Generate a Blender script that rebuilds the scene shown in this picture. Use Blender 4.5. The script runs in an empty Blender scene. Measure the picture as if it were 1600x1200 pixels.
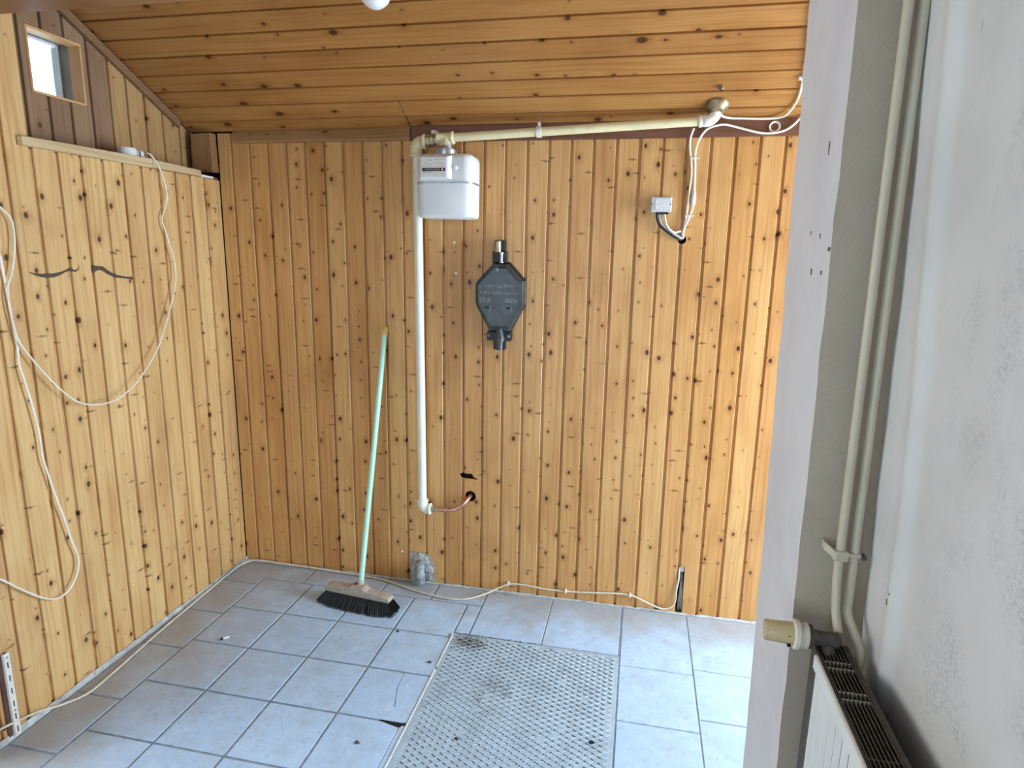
import bpy, bmesh, math, random
from mathutils import Vector, Matrix
random.seed(7)
scene = bpy.context.scene
COL = scene.collection

# ------------------------------------------------------------------ camera
cam_d = bpy.data.cameras.new('camera'); cam = bpy.data.objects.new('camera', cam_d); COL.objects.link(cam)
cam_d.sensor_width = 36.0; cam_d.lens = 982.66 / 1600 * 36; cam_d.clip_start = 0.02
_r = Vector((0.97946, 0.20081, 0.01829)); _u = Vector((-0.05777, 0.19258, 0.97958)); _f = Vector((-0.19318, 0.96052, -0.20023))
_m = Matrix((_r, _u, -_f)).transposed().to_4x4(); _m.translation = Vector((1.9171, -2.6694, 1.5624))
cam.matrix_world = _m
scene.camera = cam

# ------------------------------------------------------------------ world, daylight, exposure
scene.view_settings.view_transform = 'Standard'; scene.view_settings.look = 'None'
scene.view_settings.exposure = 0.13; scene.view_settings.gamma = 1.0; scene.view_settings.use_curve_mapping = False
w = bpy.data.worlds.new('world'); scene.world = w; w.use_nodes = True
w.node_tree.nodes['Background'].inputs[0].default_value = (0.74, 0.87, 1.0, 1)
w.node_tree.nodes['Background'].inputs[1].default_value = 4.0

def area(name, loc, rot, sx, sy, power, col, spread=180):
    l = bpy.data.lights.new(name, 'AREA'); l.shape = 'RECTANGLE'; l.size = sx; l.size_y = sy; l.energy = power; l.color = col
    l.spread = math.radians(spread)
    o = bpy.data.objects.new(name, l); COL.objects.link(o); o.location = loc; o.rotation_euler = rot
    return o
R90 = math.pi / 2
# daylight entering through the glazed side door of the lean-to (hidden behind the pier)
area('daylight_side_door', (3.98, -0.52, 1.12), (0, R90, 0), 1.85, 0.74, 105, (0.68, 0.85, 1.0))
# daylight entering through the window on the left of the room the camera stands in
area('daylight_left_window', (-1.36, -2.05, 1.5), (0, -R90, 0), 1.3, 1.0, 42, (0.93, 0.97, 1.0))
# daylight entering through the glazed rear door behind the camera
area('daylight_rear_door', (0.9, -4.52, 1.15), (R90, 0, 0), 1.4, 2.0, 17, (0.62, 0.82, 1.0))

# ------------------------------------------------------------------ mesh helpers
class MB:
    def __init__(s): s.v = []; s.f = []
    def add(s, vs, fs):
        b = len(s.v); s.v += [tuple(v) for v in vs]; s.f += [tuple(i + b for i in f) for f in fs]; return s
    def box(s, x0, x1, y0, y1, z0, z1):
        return s.add([(x0,y0,z0),(x1,y0,z0),(x1,y1,z0),(x0,y1,z0),(x0,y0,z1),(x1,y0,z1),(x1,y1,z1),(x0,y1,z1)],
                     [(0,3,2,1),(4,5,6,7),(0,1,5,4),(1,2,6,5),(2,3,7,6),(3,0,4,7)])
    def hexa(s, p):   # eight points ordered like box
        return s.add(p, [(0,3,2,1),(4,5,6,7),(0,1,5,4),(1,2,6,5),(2,3,7,6),(3,0,4,7)])
    def prism(s, poly, to3d, h0, h1):   # poly: 2-D outline; to3d(u,v,h)
        n = len(poly); vs = [to3d(u, v, h0) for u, v in poly] + [to3d(u, v, h1) for u, v in poly]
        return s.add(vs, [tuple(range(n))[::-1], tuple(range(n, 2*n))] + [(i, (i+1) % n, n+(i+1) % n, n+i) for i in range(n)])
    def loft(s, rings, cap=True):
        n = len(rings[0]); vs = [p for r in rings for p in r]; fs = []
        for k in range(len(rings)-1):
            for i in range(n):
                j = (i+1) % n; fs.append((k*n+i, k*n+j, (k+1)*n+j, (k+1)*n+i))
        if cap: fs += [tuple(range(n))[::-1], tuple(range((len(rings)-1)*n, len(rings)*n))]
        return s.add(vs, fs)
    def tube(s, pts, r, n=8):
        P = [Vector(p) for p in pts]; rings = []; up = None
        rr = r if isinstance(r, (list, tuple)) else [r]*len(P)
        for i, p in enumerate(P):
            t = (P[min(i+1, len(P)-1)] - P[max(i-1, 0)]).normalized()
            if up is None: up = t.orthogonal().normalized()
            up = (up - t*up.dot(t)).normalized(); b = t.cross(up)
            rings.append([tuple(p + (up*math.cos(a) + b*math.sin(a))*rr[i]) for a in [2*math.pi*k/n for k in range(n)]])
        return s.loft(rings)
    def lathe(s, prof, o, axis, n=20):   # prof: (radius, distance along the axis)
        o = Vector(o); a = Vector(axis).normalized(); u = a.orthogonal().normalized(); b = a.cross(u)
        return s.loft([[tuple(o + a*h + (u*math.cos(2*math.pi*k/n) + b*math.sin(2*math.pi*k/n))*max(r, 1e-4)) for k in range(n)] for r, h in prof])
    def mesh(s, name, off=(0,0,0), smooth=False, bevel=0, seg=2):
        me = bpy.data.meshes.new(name)
        me.from_pydata([(x-off[0], y-off[1], z-off[2]) for x, y, z in s.v], [], s.f)
        bm = bmesh.new(); bm.from_mesh(me)
        if bevel:
            es = [e for e in bm.edges if len(e.link_faces) == 2 and e.calc_face_angle(0) > 0.6]
            bmesh.ops.bevel(bm, geom=es, offset=bevel, segments=seg, affect='EDGES', profile=0.5, clamp_overlap=True)
        bmesh.ops.recalc_face_normals(bm, faces=bm.faces)
        for f in bm.faces: f.smooth = smooth
        if smooth:
            for e in bm.edges:
                if len(e.link_faces) == 2 and e.calc_face_angle(0) > 0.7: e.smooth = False
        bm.to_mesh(me); bm.free(); return me
    def build(s, name, m, parent=None, smooth=False, bevel=0, seg=2):
        off = parent['_o'] if parent and '_o' in parent else (0, 0, 0)
        me = s.mesh(name, off, smooth, bevel, seg); me.materials.append(M[m])
        o = bpy.data.objects.new(name, me); COL.objects.link(o)
        o['_o'] = tuple(off)
        if parent: o.parent = parent
        return o

def thing(name, loc, label, cat, group=None):
    o = bpy.data.objects.new(name, None); COL.objects.link(o); o.location = loc; o.empty_display_size = 0.05
    o['_o'] = tuple(loc); o['label'] = label; o['category'] = cat
    if group: o['group'] = group
    return o
def tag(o, label, cat, group=None):
    o['label'] = label; o['category'] = cat
    if group: o['group'] = group
    return o
def structure(o, label=None):
    o['kind'] = 'structure'
    if label: o['label'] = label
    return o
def smooth_path(pts, k=5):
    P = [Vector(p) for p in pts]; out = []
    for i in range(len(P)-1):
        p0 = P[max(i-1, 0)]; p1 = P[i]; p2 = P[i+1]; p3 = P[min(i+2, len(P)-1)]
        for j in range(k):
            t = j/k
            out.append(0.5*((2*p1) + (p2-p0)*t + (2*p0-5*p1+4*p2-p3)*t*t + (3*p1-p0-3*p2+p3)*t**3))
    out.append(P[-1]); return out

# ------------------------------------------------------------------ materials
M = {}
class NT:
    def __init__(s, name):
        m = bpy.data.materials.new(name); m.use_nodes = True; s.m = m; s.t = m.node_tree; s.n = s.t.nodes
        s.b = s.n['Principled BSDF']; M[name] = m
    def nd(s, typ, **kw):
        x = s.n.new(typ)
        for k, v in kw.items(): setattr(x, k, v)
        return x
    def link(s, a, b): s.t.links.new(a, b)
    def val(s, sock, v):
        if hasattr(v, 'is_linked') or hasattr(v, 'links'): s.link(v, sock)
        else: sock.default_value = v
    def math(s, op, a, b=0.0, c=0.0, clamp=False):
        x = s.nd('ShaderNodeMath', operation=op, use_clamp=clamp)
        for i, v in enumerate((a, b, c)): s.val(x.inputs[i], v)
        return x.outputs[0]
    def mix(s, fac, a, b, blend='MIX'):
        x = s.nd('ShaderNodeMix', data_type='RGBA', blend_type=blend)
        s.val(x.inputs[0], fac)
        for i, v in ((6, a), (7, b)):
            if isinstance(v, tuple): x.inputs[i].default_value = (*v, 1) if len(v) == 3 else v
            else: s.link(v, x.inputs[i])
        return x.outputs[2]
    def ramp(s, fac, lo, hi, a=0.0, b=1.0):
        x = s.nd('ShaderNodeMapRange', interpolation_type='SMOOTHSTEP'); s.val(x.inputs[0], fac)
        s.val(x.inputs[1], lo); s.val(x.inputs[2], hi); s.val(x.inputs[3], a); s.val(x.inputs[4], b)
        return x.outputs[0]
    def coord(s, which='Object'): return s.nd('ShaderNodeTexCoord').outputs[which]
    def pos(s): return s.nd('ShaderNodeNewGeometry').outputs['Position']
    def xyz(s, v):
        x = s.nd('ShaderNodeSeparateXYZ'); s.link(v, x.inputs[0]); return x.outputs
    def comb(s, a, b, c):
        x = s.nd('ShaderNodeCombineXYZ')
        for i, v in enumerate((a, b, c)): s.val(x.inputs[i], v)
        return x.outputs[0]
    def noise(s, v, scale, detail=4, rough=0.55, out='Fac'):
        x = s.nd('ShaderNodeTexNoise'); s.link(v, x.inputs['Vector']); x.inputs['Scale'].default_value = scale
        x.inputs['Detail'].default_value = detail; x.inputs['Roughness'].default_value = rough
        return x.outputs[out]
    def bump(s, h, strength=0.3, dist=0.002):
        x = s.nd('ShaderNodeBump'); x.inputs['Strength'].default_value = strength; x.inputs['Distance'].default_value = dist
        s.link(h, x.inputs['Height']); s.link(x.outputs[0], s.b.inputs['Normal'])
    def out(s, col=None, rough=None, metal=None, spec=None):
        if col is not None: s.val(s.b.inputs['Base Color'], (*col, 1) if isinstance(col, tuple) and len(col) == 3 else col)
        if rough is not None: s.val(s.b.inputs['Roughness'], rough)
        if metal is not None: s.val(s.b.inputs['Metallic'], metal)
        if spec is not None: s.val(s.b.inputs['Specular IOR Level'], spec)
        return s.m

def wood(name, ca, cb, cc, knot, rough=0.42, knot_amt=0.5, stain=0.45, axis=2, ks=1.0, spikes=1.0):
    t = NT(name)
    co = t.xyz(t.coord('Object')); rnd = t.nd('ShaderNodeObjectInfo').outputs['Random']
    r1 = t.math('MULTIPLY', rnd, 37.0); r2 = t.math('FRACT', t.math('MULTIPLY', rnd, 113.7)); r3 = t.math('FRACT', t.math('MULTIPLY', rnd, 717.3))
    u = t.math('ADD', co[2 if axis != 2 else 0], r1); v = t.math('ADD', co[axis], t.math('MULTIPLY', r2, 19.0))
    # knots
    vo = t.nd('ShaderNodeTexVoronoi', voronoi_dimensions='2D', feature='F1'); vo.inputs['Scale'].default_value = 1.0
    vo.inputs['Randomness'].default_value = 0.95
    wob = t.noise(t.comb(u, v, 0.0), 60.0, 2)
    t.link(t.comb(t.math('MULTIPLY_ADD', wob, 0.06, t.math('MULTIPLY', u, 17.0/ks)), t.math('MULTIPLY', v, 12.0/ks), 0.0), vo.inputs['Vector'])
    d = vo.outputs['Distance']; c = t.xyz(vo.outputs['Color'])
    has = t.ramp(c[0], 1.0 - knot_amt, 1.0 - knot_amt + 0.02)
    rad = t.math('MULTIPLY_ADD', t.math('MULTIPLY', c[1], c[1]), 0.125, 0.028)
    k = t.math('MULTIPLY', has, t.ramp(t.math('DIVIDE', d, rad), 1.15, 0.6))
    halo = t.math('MULTIPLY', has, t.ramp(t.math('DIVIDE', d, rad), 3.6, 0.8))
    # spike knots lying across the board
    vs_ = t.nd('ShaderNodeTexVoronoi', voronoi_dimensions='2D', feature='F1'); vs_.inputs['Scale'].default_value = 1.0
    wob2 = t.noise(t.comb(t.math('MULTIPLY', u, 40.0), t.math('MULTIPLY', v, 40.0), 5.0), 1.0, 3)
    t.link(t.comb(t.math('MULTIPLY', u, 9.0), t.math('MULTIPLY_ADD', v, 8.0, t.math('MULTIPLY', wob2, 0.10)), 0.0), vs_.inputs['Vector'])
    sx = t.xyz(vs_.outputs['Position']); cs = t.xyz(vs_.outputs['Color'])
    du_ = t.math('ABSOLUTE', t.math('SUBTRACT', t.math('MULTIPLY', u, 9.0), sx[0])); dv_ = t.math('ABSOLUTE', t.math('SUBTRACT', t.math('MULTIPLY_ADD', v, 8.0, t.math('MULTIPLY', wob2, 0.10)), sx[1]))
    sd = t.math('ADD', t.math('MULTIPLY', du_, 3.2), t.math('MULTIPLY', dv_, 17.0))
    spike = t.math('MULTIPLY', t.ramp(cs[0], 0.70, 0.73), t.ramp(sd, 1.0, 0.15))
    # grain, bent round the knots
    bend = t.math('MULTIPLY', halo, 0.010)
    gx = t.math('ADD', u, bend)
    wave = t.noise(t.comb(t.math('MULTIPLY', gx, 6.0), t.math('MULTIPLY', v, 0.9), r3), 1.0, 2)
    gu = t.math('MULTIPLY_ADD', wave, 0.05, gx)
    g1 = t.noise(t.comb(t.math('MULTIPLY', gu, 85.0), t.math('MULTIPLY', v, 1.8), 0.0), 1.0, 3)
    g2 = t.noise(t.comb(t.math('MULTIPLY', gu, 420.0), t.math('MULTIPLY', v, 6.0), 1.0), 1.0, 2)
    base = t.mix(r2, ca, cb)
    base = t.mix(t.ramp(r3, 0.55, 1.0, 0.0, 0.6), base, cc)
    col = t.mix(t.ramp(g1, 0.42, 0.72, 0.0, 0.6), base, t.mix(1.0, base, (0.70, 0.55, 0.42), 'MULTIPLY'))
    col = t.mix(t.ramp(g2, 0.45, 0.8, 0.0, 0.22), col, t.mix(1.0, col, (0.66, 0.52, 0.4), 'MULTIPLY'))
    big = t.noise(t.pos(), 2.6, 4, 0.6)
    col = t.mix(t.ramp(big, 0.5, 0.8, 0.0, stain), col, t.mix(1.0, col, (0.62, 0.52, 0.45), 'MULTIPLY'))
    col = t.mix(t.math('MULTIPLY', halo, 0.45), col, t.mix(1.0, col, (0.62, 0.44, 0.28), 'MULTIPLY'))
    col = t.mix(t.math('MULTIPLY', k, 0.93), col, knot)
    col = t.mix(t.math('MULTIPLY', spike, 0.8*spikes), col, t.mix(1.0, col, (0.20, 0.12, 0.08), 'MULTIPLY'))
    tone = t.noise(t.comb(t.math('MULTIPLY', u, 9.0), t.math('MULTIPLY', v, 2.2), 7.0), 1.0, 3)
    col = t.mix(t.ramp(tone, 0.40, 0.68, 0.0, 0.5), col, t.mix(1.0, col, (0.76, 0.64, 0.50), 'MULTIPLY'))
    # fine dark flecks and dings
    fl = t.noise(t.comb(t.math('MULTIPLY', u, 60.0), t.math('MULTIPLY', v, 30.0), 3.0), 1.0, 2)
    col = t.mix(t.ramp(fl, 0.72, 0.80, 0.0, 0.6), col, t.mix(1.0, col, (0.5, 0.38, 0.28), 'MULTIPLY'))
    t.bump(t.math('ADD', t.math('MULTIPLY', g1, 0.6), t.math('MULTIPLY', g2, 0.4)), 0.18, 0.0015)
    t.out(col, t.ramp(g1, 0.2, 0.9, rough - 0.06, rough + 0.1), 0.0, 0.4)
    return t

wood('pine_back', (0.62, 0.325, 0.108), (0.69, 0.400, 0.155), (0.53, 0.262, 0.092), (0.040, 0.014, 0.006), 0.42)
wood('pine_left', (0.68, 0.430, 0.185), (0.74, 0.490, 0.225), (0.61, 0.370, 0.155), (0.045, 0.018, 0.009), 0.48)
wood('pine_gable_backlit', (0.30, 0.185, 0.115), (0.35, 0.22, 0.13), (0.27, 0.165, 0.11), (0.05, 0.02, 0.01), 0.5)  # boards round the window, darkened in colour for its backlight
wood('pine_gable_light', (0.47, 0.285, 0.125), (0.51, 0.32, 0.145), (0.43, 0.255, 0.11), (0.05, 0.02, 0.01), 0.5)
wood('pine_ceiling', (0.40, 0.185, 0.052), (0.46, 0.225, 0.068), (0.35, 0.155, 0.044), (0.045, 0.014, 0.005), 0.38, 0.42, ks=1.7, spikes=0.0)
wood('pine_trim', (0.34, 0.18, 0.075), (0.36, 0.20, 0.085), (0.30, 0.15, 0.062), (0.06, 0.02, 0.01), 0.45, 0.2)
wood('pine_trim_x', (0.34, 0.18, 0.075), (0.36, 0.20, 0.085), (0.30, 0.15, 0.062), (0.06, 0.02, 0.01), 0.45, 0.2, axis=0, spikes=0.0)
wood('pine_trim_y', (0.22, 0.115, 0.055), (0.24, 0.125, 0.06), (0.20, 0.10, 0.048), (0.06, 0.02, 0.01), 0.45, 0.2, axis=1, spikes=0.0)
wood('batten_wood', (0.62, 0.47, 0.27), (0.64, 0.49, 0.29), (0.58, 0.43, 0.24), (0.2, 0.1, 0.05), 0.6, 0.1, axis=1, spikes=0.0)
wood('stained_board', (0.19, 0.080, 0.045), (0.21, 0.09, 0.05), (0.17, 0.07, 0.04), (0.05, 0.015, 0.008), 0.45, 0.2, axis=0, spikes=0.0)
wood('reveal_wood', (0.72, 0.44, 0.20), (0.72, 0.44, 0.20), (0.70, 0.42, 0.18), (0.2, 0.1, 0.05), 0.55, 0.1)
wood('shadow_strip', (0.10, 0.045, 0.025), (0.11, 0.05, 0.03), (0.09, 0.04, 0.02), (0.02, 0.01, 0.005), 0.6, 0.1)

def plain(name, col, rough=0.5, metal=0.0, var=0.12, scale=14.0, bump=0.0, dirt=None, dirt_amt=0.5, spec=0.5):
    t = NT(name); n = t.noise(t.pos(), scale, 4)
    c = t.mix(t.ramp(n, 0.3, 0.75), col, tuple(x*(1-var) for x in col))
    if dirt:
        n2 = t.noise(t.pos(), scale*2.3, 5, 0.65); c = t.mix(t.ramp(n2, 0.52, 0.72, 0, dirt_amt), c, dirt)
    if bump: t.bump(t.noise(t.pos(), scale*8, 3), bump, 0.002)
    t.out(c, rough, metal, spec); return t

plain('masonry_dark', (0.05, 0.045, 0.04), 0.95, bump=0.4)
plain('masonry', (0.42, 0.40, 0.37), 0.95, bump=0.5, var=0.3)
plain('plaster_room', (0.34, 0.33, 0.31), 0.9, bump=0.2)
plain('grout', (0.27, 0.34, 0.42), 0.95, var=0.35, scale=30, bump=0.3)
plain('caulk', (0.60, 0.62, 0.62), 0.85, var=0.35, scale=25, bump=0.5, dirt=(0.22, 0.18, 0.14), dirt_amt=0.7)
plain('cream_paint', (0.80, 0.70, 0.42), 0.38, dirt=(0.45, 0.32, 0.12), dirt_amt=0.35, scale=9)
plain('cream_white', (0.82, 0.81, 0.70), 0.36, dirt=(0.45, 0.35, 0.18), dirt_amt=0.25, scale=12)
plain('rusty', (0.24, 0.16, 0.09), 0.6, 0.3, var=0.5, scale=80)
plain('brass_dark', (0.36, 0.28, 0.16), 0.4, 0.55, var=0.6, scale=50)
plain('brass_old', (0.55, 0.47, 0.30), 0.4, 0.5, var=0.4, scale=60)
plain('copper', (0.72, 0.40, 0.28), 0.32, 0.85, var=0.35, scale=50)
plain('meter_white', (0.78, 0.79, 0.79), 0.28, var=0.05, scale=10)
plain('meter_label', (0.78, 0.73, 0.70), 0.35, var=0.05)
plain('print_grey', (0.42, 0.38, 0.38), 0.6, var=0.1)
plain('counter_dark', (0.045, 0.012, 0.022), 0.25, var=0.2)
plain('zinc', (0.55, 0.55, 0.57), 0.35, 0.8, var=0.25, scale=40)
plain('cast_iron', (0.068, 0.078, 0.078), 0.36, 0.3, var=0.35, scale=30, bump=0.25)
plain('cast_relief', (0.24, 0.25, 0.245), 0.4, 0.3, var=0.2, scale=60)
plain('black_rubber', (0.012, 0.011, 0.010), 0.5, var=0.2)
plain('black_hole', (0.006, 0.005, 0.004), 0.95, var=0.1)
plain('box_grey', (0.56, 0.58, 0.60), 0.4, var=0.08)
plain('sticker', (0.74, 0.76, 0.76), 0.5, var=0.25, scale=160)
plain('cable_white', (0.84, 0.80, 0.70), 0.42, var=0.12, scale=20)
plain('cable_old', (0.72, 0.66, 0.52), 0.5, var=0.2, scale=20, dirt=(0.3, 0.25, 0.18), dirt_amt=0.3)
plain('mint_plastic', (0.48, 0.78, 0.60), 0.4, var=0.08)
plain('yellow_cap', (0.75, 0.55, 0.16), 0.5, var=0.2)
plain('broom_wood', (0.50, 0.43, 0.35), 0.7, var=0.25, scale=30, dirt=(0.16, 0.15, 0.14), dirt_amt=0.7)
plain('bristle', (0.004, 0.004, 0.005), 0.6, var=0.3)
plain('dark_red', (0.12, 0.03, 0.03), 0.5)
plain('radiator_white', (0.72, 0.70, 0.63), 0.35, var=0.06)
plain('radiator_dust', (0.085, 0.068, 0.050), 0.6, var=0.5, scale=60)
plain('radiator_inner', (0.03, 0.025, 0.02), 0.8, var=0.3)
plain('pipe_paint', (0.52, 0.455, 0.335), 0.4, var=0.08)
plain('knob_beige', (0.54, 0.41, 0.22), 0.4, var=0.12)
plain('knob_white', (0.66, 0.60, 0.48), 0.4, var=0.1)
plain('lamp_white', (0.88, 0.88, 0.86), 0.25, var=0.03)
plain('rail_white', (0.78, 0.74, 0.68), 0.45, var=0.15, scale=40)
plain('cement', (0.46, 0.44, 0.40), 0.95, var=0.4, scale=40, bump=0.8)
plain('lead_grey', (0.34, 0.36, 0.37), 0.5, 0.2, var=0.5, scale=70, bump=0.4)
plain('lead_dark', (0.09, 0.085, 0.08), 0.9)
plain('tar', (0.085, 0.055, 0.040), 0.7, var=0.3, scale=50)
plain('flank_shade', (0.060, 0.085, 0.110), 0.9, var=0.4, scale=90)
plain('dirt', (0.11, 0.085, 0.065), 0.95, var=0.5, scale=200)
plain('dirt_pale', (0.34, 0.29, 0.24), 0.95, var=0.4, scale=200)
plain('frame_white', (0.80, 0.82, 0.82), 0.4, var=0.05)
plain('plastic_white', (0.80, 0.79, 0.76), 0.35, var=0.04)
plain('edge_steel', (0.84, 0.92, 0.97), 0.4, 0.1, var=0.2, scale=20)

def tile_mat():
    t = NT('tile'); rnd = t.nd('ShaderNodeObjectInfo').outputs['Random']
    p = t.pos(); n = t.noise(p, 7.0, 5, 0.62); n2 = t.noise(p, 38.0, 4, 0.6)
    c = t.mix(rnd, (0.455, 0.645, 0.93), (0.50, 0.70, 0.96))
    c = t.mix(t.ramp(n, 0.42, 0.68, 0, 0.55), c, (0.41, 0.545, 0.70))
    c = t.mix(t.ramp(n2, 0.50, 0.72, 0, 0.5), c, (0.36, 0.45, 0.56))
    n8 = t.noise(p, 17.0, 5, 0.7); c = t.mix(t.ramp(n8, 0.52, 0.70, 0, 0.55), c, (0.64, 0.78, 0.93)); c = t.mix(t.ramp(n8, 0.46, 0.30, 0, 0.4), c, (0.36, 0.44, 0.53))
    xy = t.xyz(p)
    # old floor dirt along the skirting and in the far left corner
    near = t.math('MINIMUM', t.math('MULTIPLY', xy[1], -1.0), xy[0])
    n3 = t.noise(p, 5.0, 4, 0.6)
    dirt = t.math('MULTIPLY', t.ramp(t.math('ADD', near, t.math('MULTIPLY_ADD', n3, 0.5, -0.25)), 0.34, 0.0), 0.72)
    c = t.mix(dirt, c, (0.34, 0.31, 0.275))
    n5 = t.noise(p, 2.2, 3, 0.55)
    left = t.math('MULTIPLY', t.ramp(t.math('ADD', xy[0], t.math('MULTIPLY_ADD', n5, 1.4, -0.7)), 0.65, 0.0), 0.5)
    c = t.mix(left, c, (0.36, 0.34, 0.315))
    sp = t.noise(p, 170.0, 1); c = t.mix(t.ramp(sp, 0.76, 0.80, 0, 0.7), c, (0.12, 0.10, 0.09))
    t.bump(n2, 0.12, 0.002); t.out(c, t.ramp(n, 0.3, 0.8, 0.32, 0.6), 0.0, 0.45)
tile_mat()
def plate_mat():
    t = NT('tread_plate'); p = t.pos(); n = t.noise(p, 12.0, 5, 0.65); n2 = t.noise(p, 60.0, 3)
    c = t.mix(t.ramp(n, 0.4, 0.7), (0.47, 0.62, 0.76), (0.39, 0.51, 0.63))
    c = t.mix(t.ramp(n2, 0.6, 0.8, 0, 0.5), c, (0.20, 0.19, 0.17))
    t.bump(n2, 0.15, 0.001); t.out(c, 0.5, 0.15, 0.5)
plate_mat()
def plaster(name, col, col2, blotch, strokes=0.0):
    t = NT(name); p = t.pos(); n = t.noise(p, 3.5, 4, 0.6); n2 = t.noise(p, 120.0, 3)
    c = t.mix(t.ramp(n, 0.35, 0.7), col, col2)
    xy = t.xyz(p)
    if blotch:
        st = t.comb(t.math('MULTIPLY', xy[1], 5.0), t.math('MULTIPLY', xy[2], 3.0), 0.0)
        n3 = t.noise(st, 1.3, 3, 0.6); n4 = t.noise(p, 140.0, 5, 0.75)
        far = t.ramp(xy[1], -1.50, -1.72)
        spot = t.math('MULTIPLY', t.ramp(n4, 0.40, 0.74), t.math('MULTIPLY', t.ramp(n3, 0.42, 0.66), far))
        c = t.mix(t.math('MULTIPLY', spot, 0.62), c, (0.16, 0.165, 0.17))
    n6 = t.noise(t.comb(t.math('MULTIPLY', t.math('ADD', xy[0], xy[1]), 60.0), t.math('MULTIPLY', xy[2], 14.0), 0.0), 1.0, 2)
    c = t.mix(t.ramp(n6, 0.73, 0.80, 0, 0.55), c, (0.25, 0.24, 0.23))
    if strokes:
        q = t.comb(t.math('MULTIPLY', t.math('ADD', xy[0], xy[2]), 30.0), t.math('MULTIPLY', t.math('SUBTRACT', xy[0], xy[2]), 220.0), 0.0)
        n7 = t.noise(q, 1.0, 3); t.bump(n7, strokes, 0.003)
        c = t.mix(t.ramp(n7, 0.4, 0.7, 0, 0.25), c, tuple(x*0.7 for x in col))
    else:
        t.bump(t.math('ADD', n2, t.math('MULTIPLY', t.noise(p, 20.0, 3), 2.0)), 0.25, 0.002)
    t.out(c, 0.85, 0.0, 0.3)
plaster('plaster_jamb', (0.66, 0.65, 0.655), (0.59, 0.575, 0.58), False)
plaster('plaster_right', (0.63, 0.61, 0.575), (0.56, 0.545, 0.51), True)
plaster('plaster_beige', (0.46, 0.39, 0.295), (0.40, 0.335, 0.25), False, 0.5)
def glass_mat():
    t = NT('glass_block'); t.b.inputs['Transmission Weight'].default_value = 1.0
    t.bump(t.noise(t.coord('Object'), 14.0, 2), 0.15, 0.004); t.out((0.92, 0.97, 1.0), 0.08)
    t.b.inputs['IOR'].default_value = 1.06
    t = NT('pane_glass'); t.b.inputs['Transmission Weight'].default_value = 1.0; t.out((0.97, 0.98, 1.0), 0.0); t.b.inputs['IOR'].default_value = 1.02
glass_mat()

# ------------------------------------------------------------------ boards
PW = 0.0903; TH = 0.012
def plank_mesh(width, length, top=None, g=0.0058, bv=0.0034, dp=0.0105):
    """tongue-and-groove board: face on -y, local z along the board; top = (z at x0, z at x1) for a sloping end"""
    sec = [(0, TH), (0, dp), (g*0.45, dp), (g*0.45+bv*0.5, 0.002), (g*0.45+bv, 0), (width-g-bv, 0), (width-g-bv*0.5, 0.002), (width-g, dp), (width, dp), (width, TH)]
    t0, t1 = top if top else (length, length)
    mb = MB(); mb.loft([[(x, y, 0) for x, y in sec], [(x, y, t0 + (t1-t0)*x/width) for x, y in sec]])
    return mb.mesh('plank')
def plank_obj(me, mat, parent, mw, name='plank'):
    if not me.materials: me.materials.append(M[mat])
    o = bpy.data.objects.new(name, me); COL.objects.link(o); o.parent = parent
    o.matrix_parent_inverse = Matrix.Identity(4); o.matrix_local = mw
    return o
def cut(objs, cutter_mb):
    cm = cutter_mb.mesh('cutter'); co = bpy.data.objects.new('cutter', cm); COL.objects.link(co)
    for o in objs:
        md = o.modifiers.new('cut', 'BOOLEAN'); md.operation = 'DIFFERENCE'; md.object = co; md.solver = 'EXACT'
    bpy.context.view_layer.update(); dg = bpy.context.evaluated_depsgraph_get()
    new = [(o, bpy.data.meshes.new_from_object(o.evaluated_get(dg))) for o in objs]
    for o, me in new: o.modifiers.clear(); o.data = me
    bpy.data.objects.remove(co); bpy.data.meshes.remove(cm)
def frame(X, Y, Z, o):
    m = Matrix((X, Y, Z)).transposed().to_4x4(); m.translation = Vector(o); return m

# ------------------------------------------------------------------ setting: back wall
wall_back = structure(MB().box(-0.45, 4.2, 0.05, 0.30, -0.1, 2.6).build('wall_back', 'masonry_dark'), 'back wall clad in vertical knotty pine boards')
back = []
full = {}
xs = [0.0] + [0.0749 + PW*i for i in range(44)]
for i in range(len(xs)-1):
    wd = xs[i+1]-xs[i]; key = round(wd, 4)
    if key not in full: full[key] = plank_mesh(wd, 2.075)
    back.append(plank_obj(full[key], 'pine_back', wall_back, Matrix.Translation((xs[i], random.uniform(-0.0012, 0.0012), 0.0))))
def near_planks(x0, x1): return [o for o in back if o.location.x < x1 and o.location.x + 0.0903 > x0]
cu = MB(); cu.prism([(1.138, 0.562), (1.150, 0.572), (1.200, 0.572), (1.208, 0.556), (1.228, 0.549), (1.226, 0.545), (1.150, 0.546)], lambda u, v, h: (u, h, v), -0.05, 0.03)
cut(near_planks(1.13, 1.23), cu)
cut(near_planks(1.165, 1.222), MB().lathe([(0.026, -0.03), (0.026, 0.03)], (1.193, 0, 0.462), (0, 1, 0), 24))
cut(near_planks(2.045, 2.085), MB().lathe([(0.017, -0.03), (0.017, 0.03)], (2.064, 0, 1.637), (0, 1, 0), 16))
cut(near_planks(2.146, 2.178), MB().hexa([(2.150, -0.03, -0.1), (2.178, -0.03, -0.1), (2.178, 0.03, -0.1), (2.150, 0.03, -0.1), (2.146, -0.03, 0.226), (2.176, -0.03, 0.226), (2.176, 0.03, 0.226), (2.146, 0.03, 0.226)]))
cut(near_planks(0.893, 1.016), MB().prism([(0.893, -0.1), (1.0165, -0.1), (1.0175, 0.075), (1.0115, 0.106), (0.999, 0.130), (0.986, 0.148), (0.955, 0.152), (0.93, 0.151), (0.893, 0.154)], lambda u, v, h: (u, h, v), -0.03, 0.03))

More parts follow.
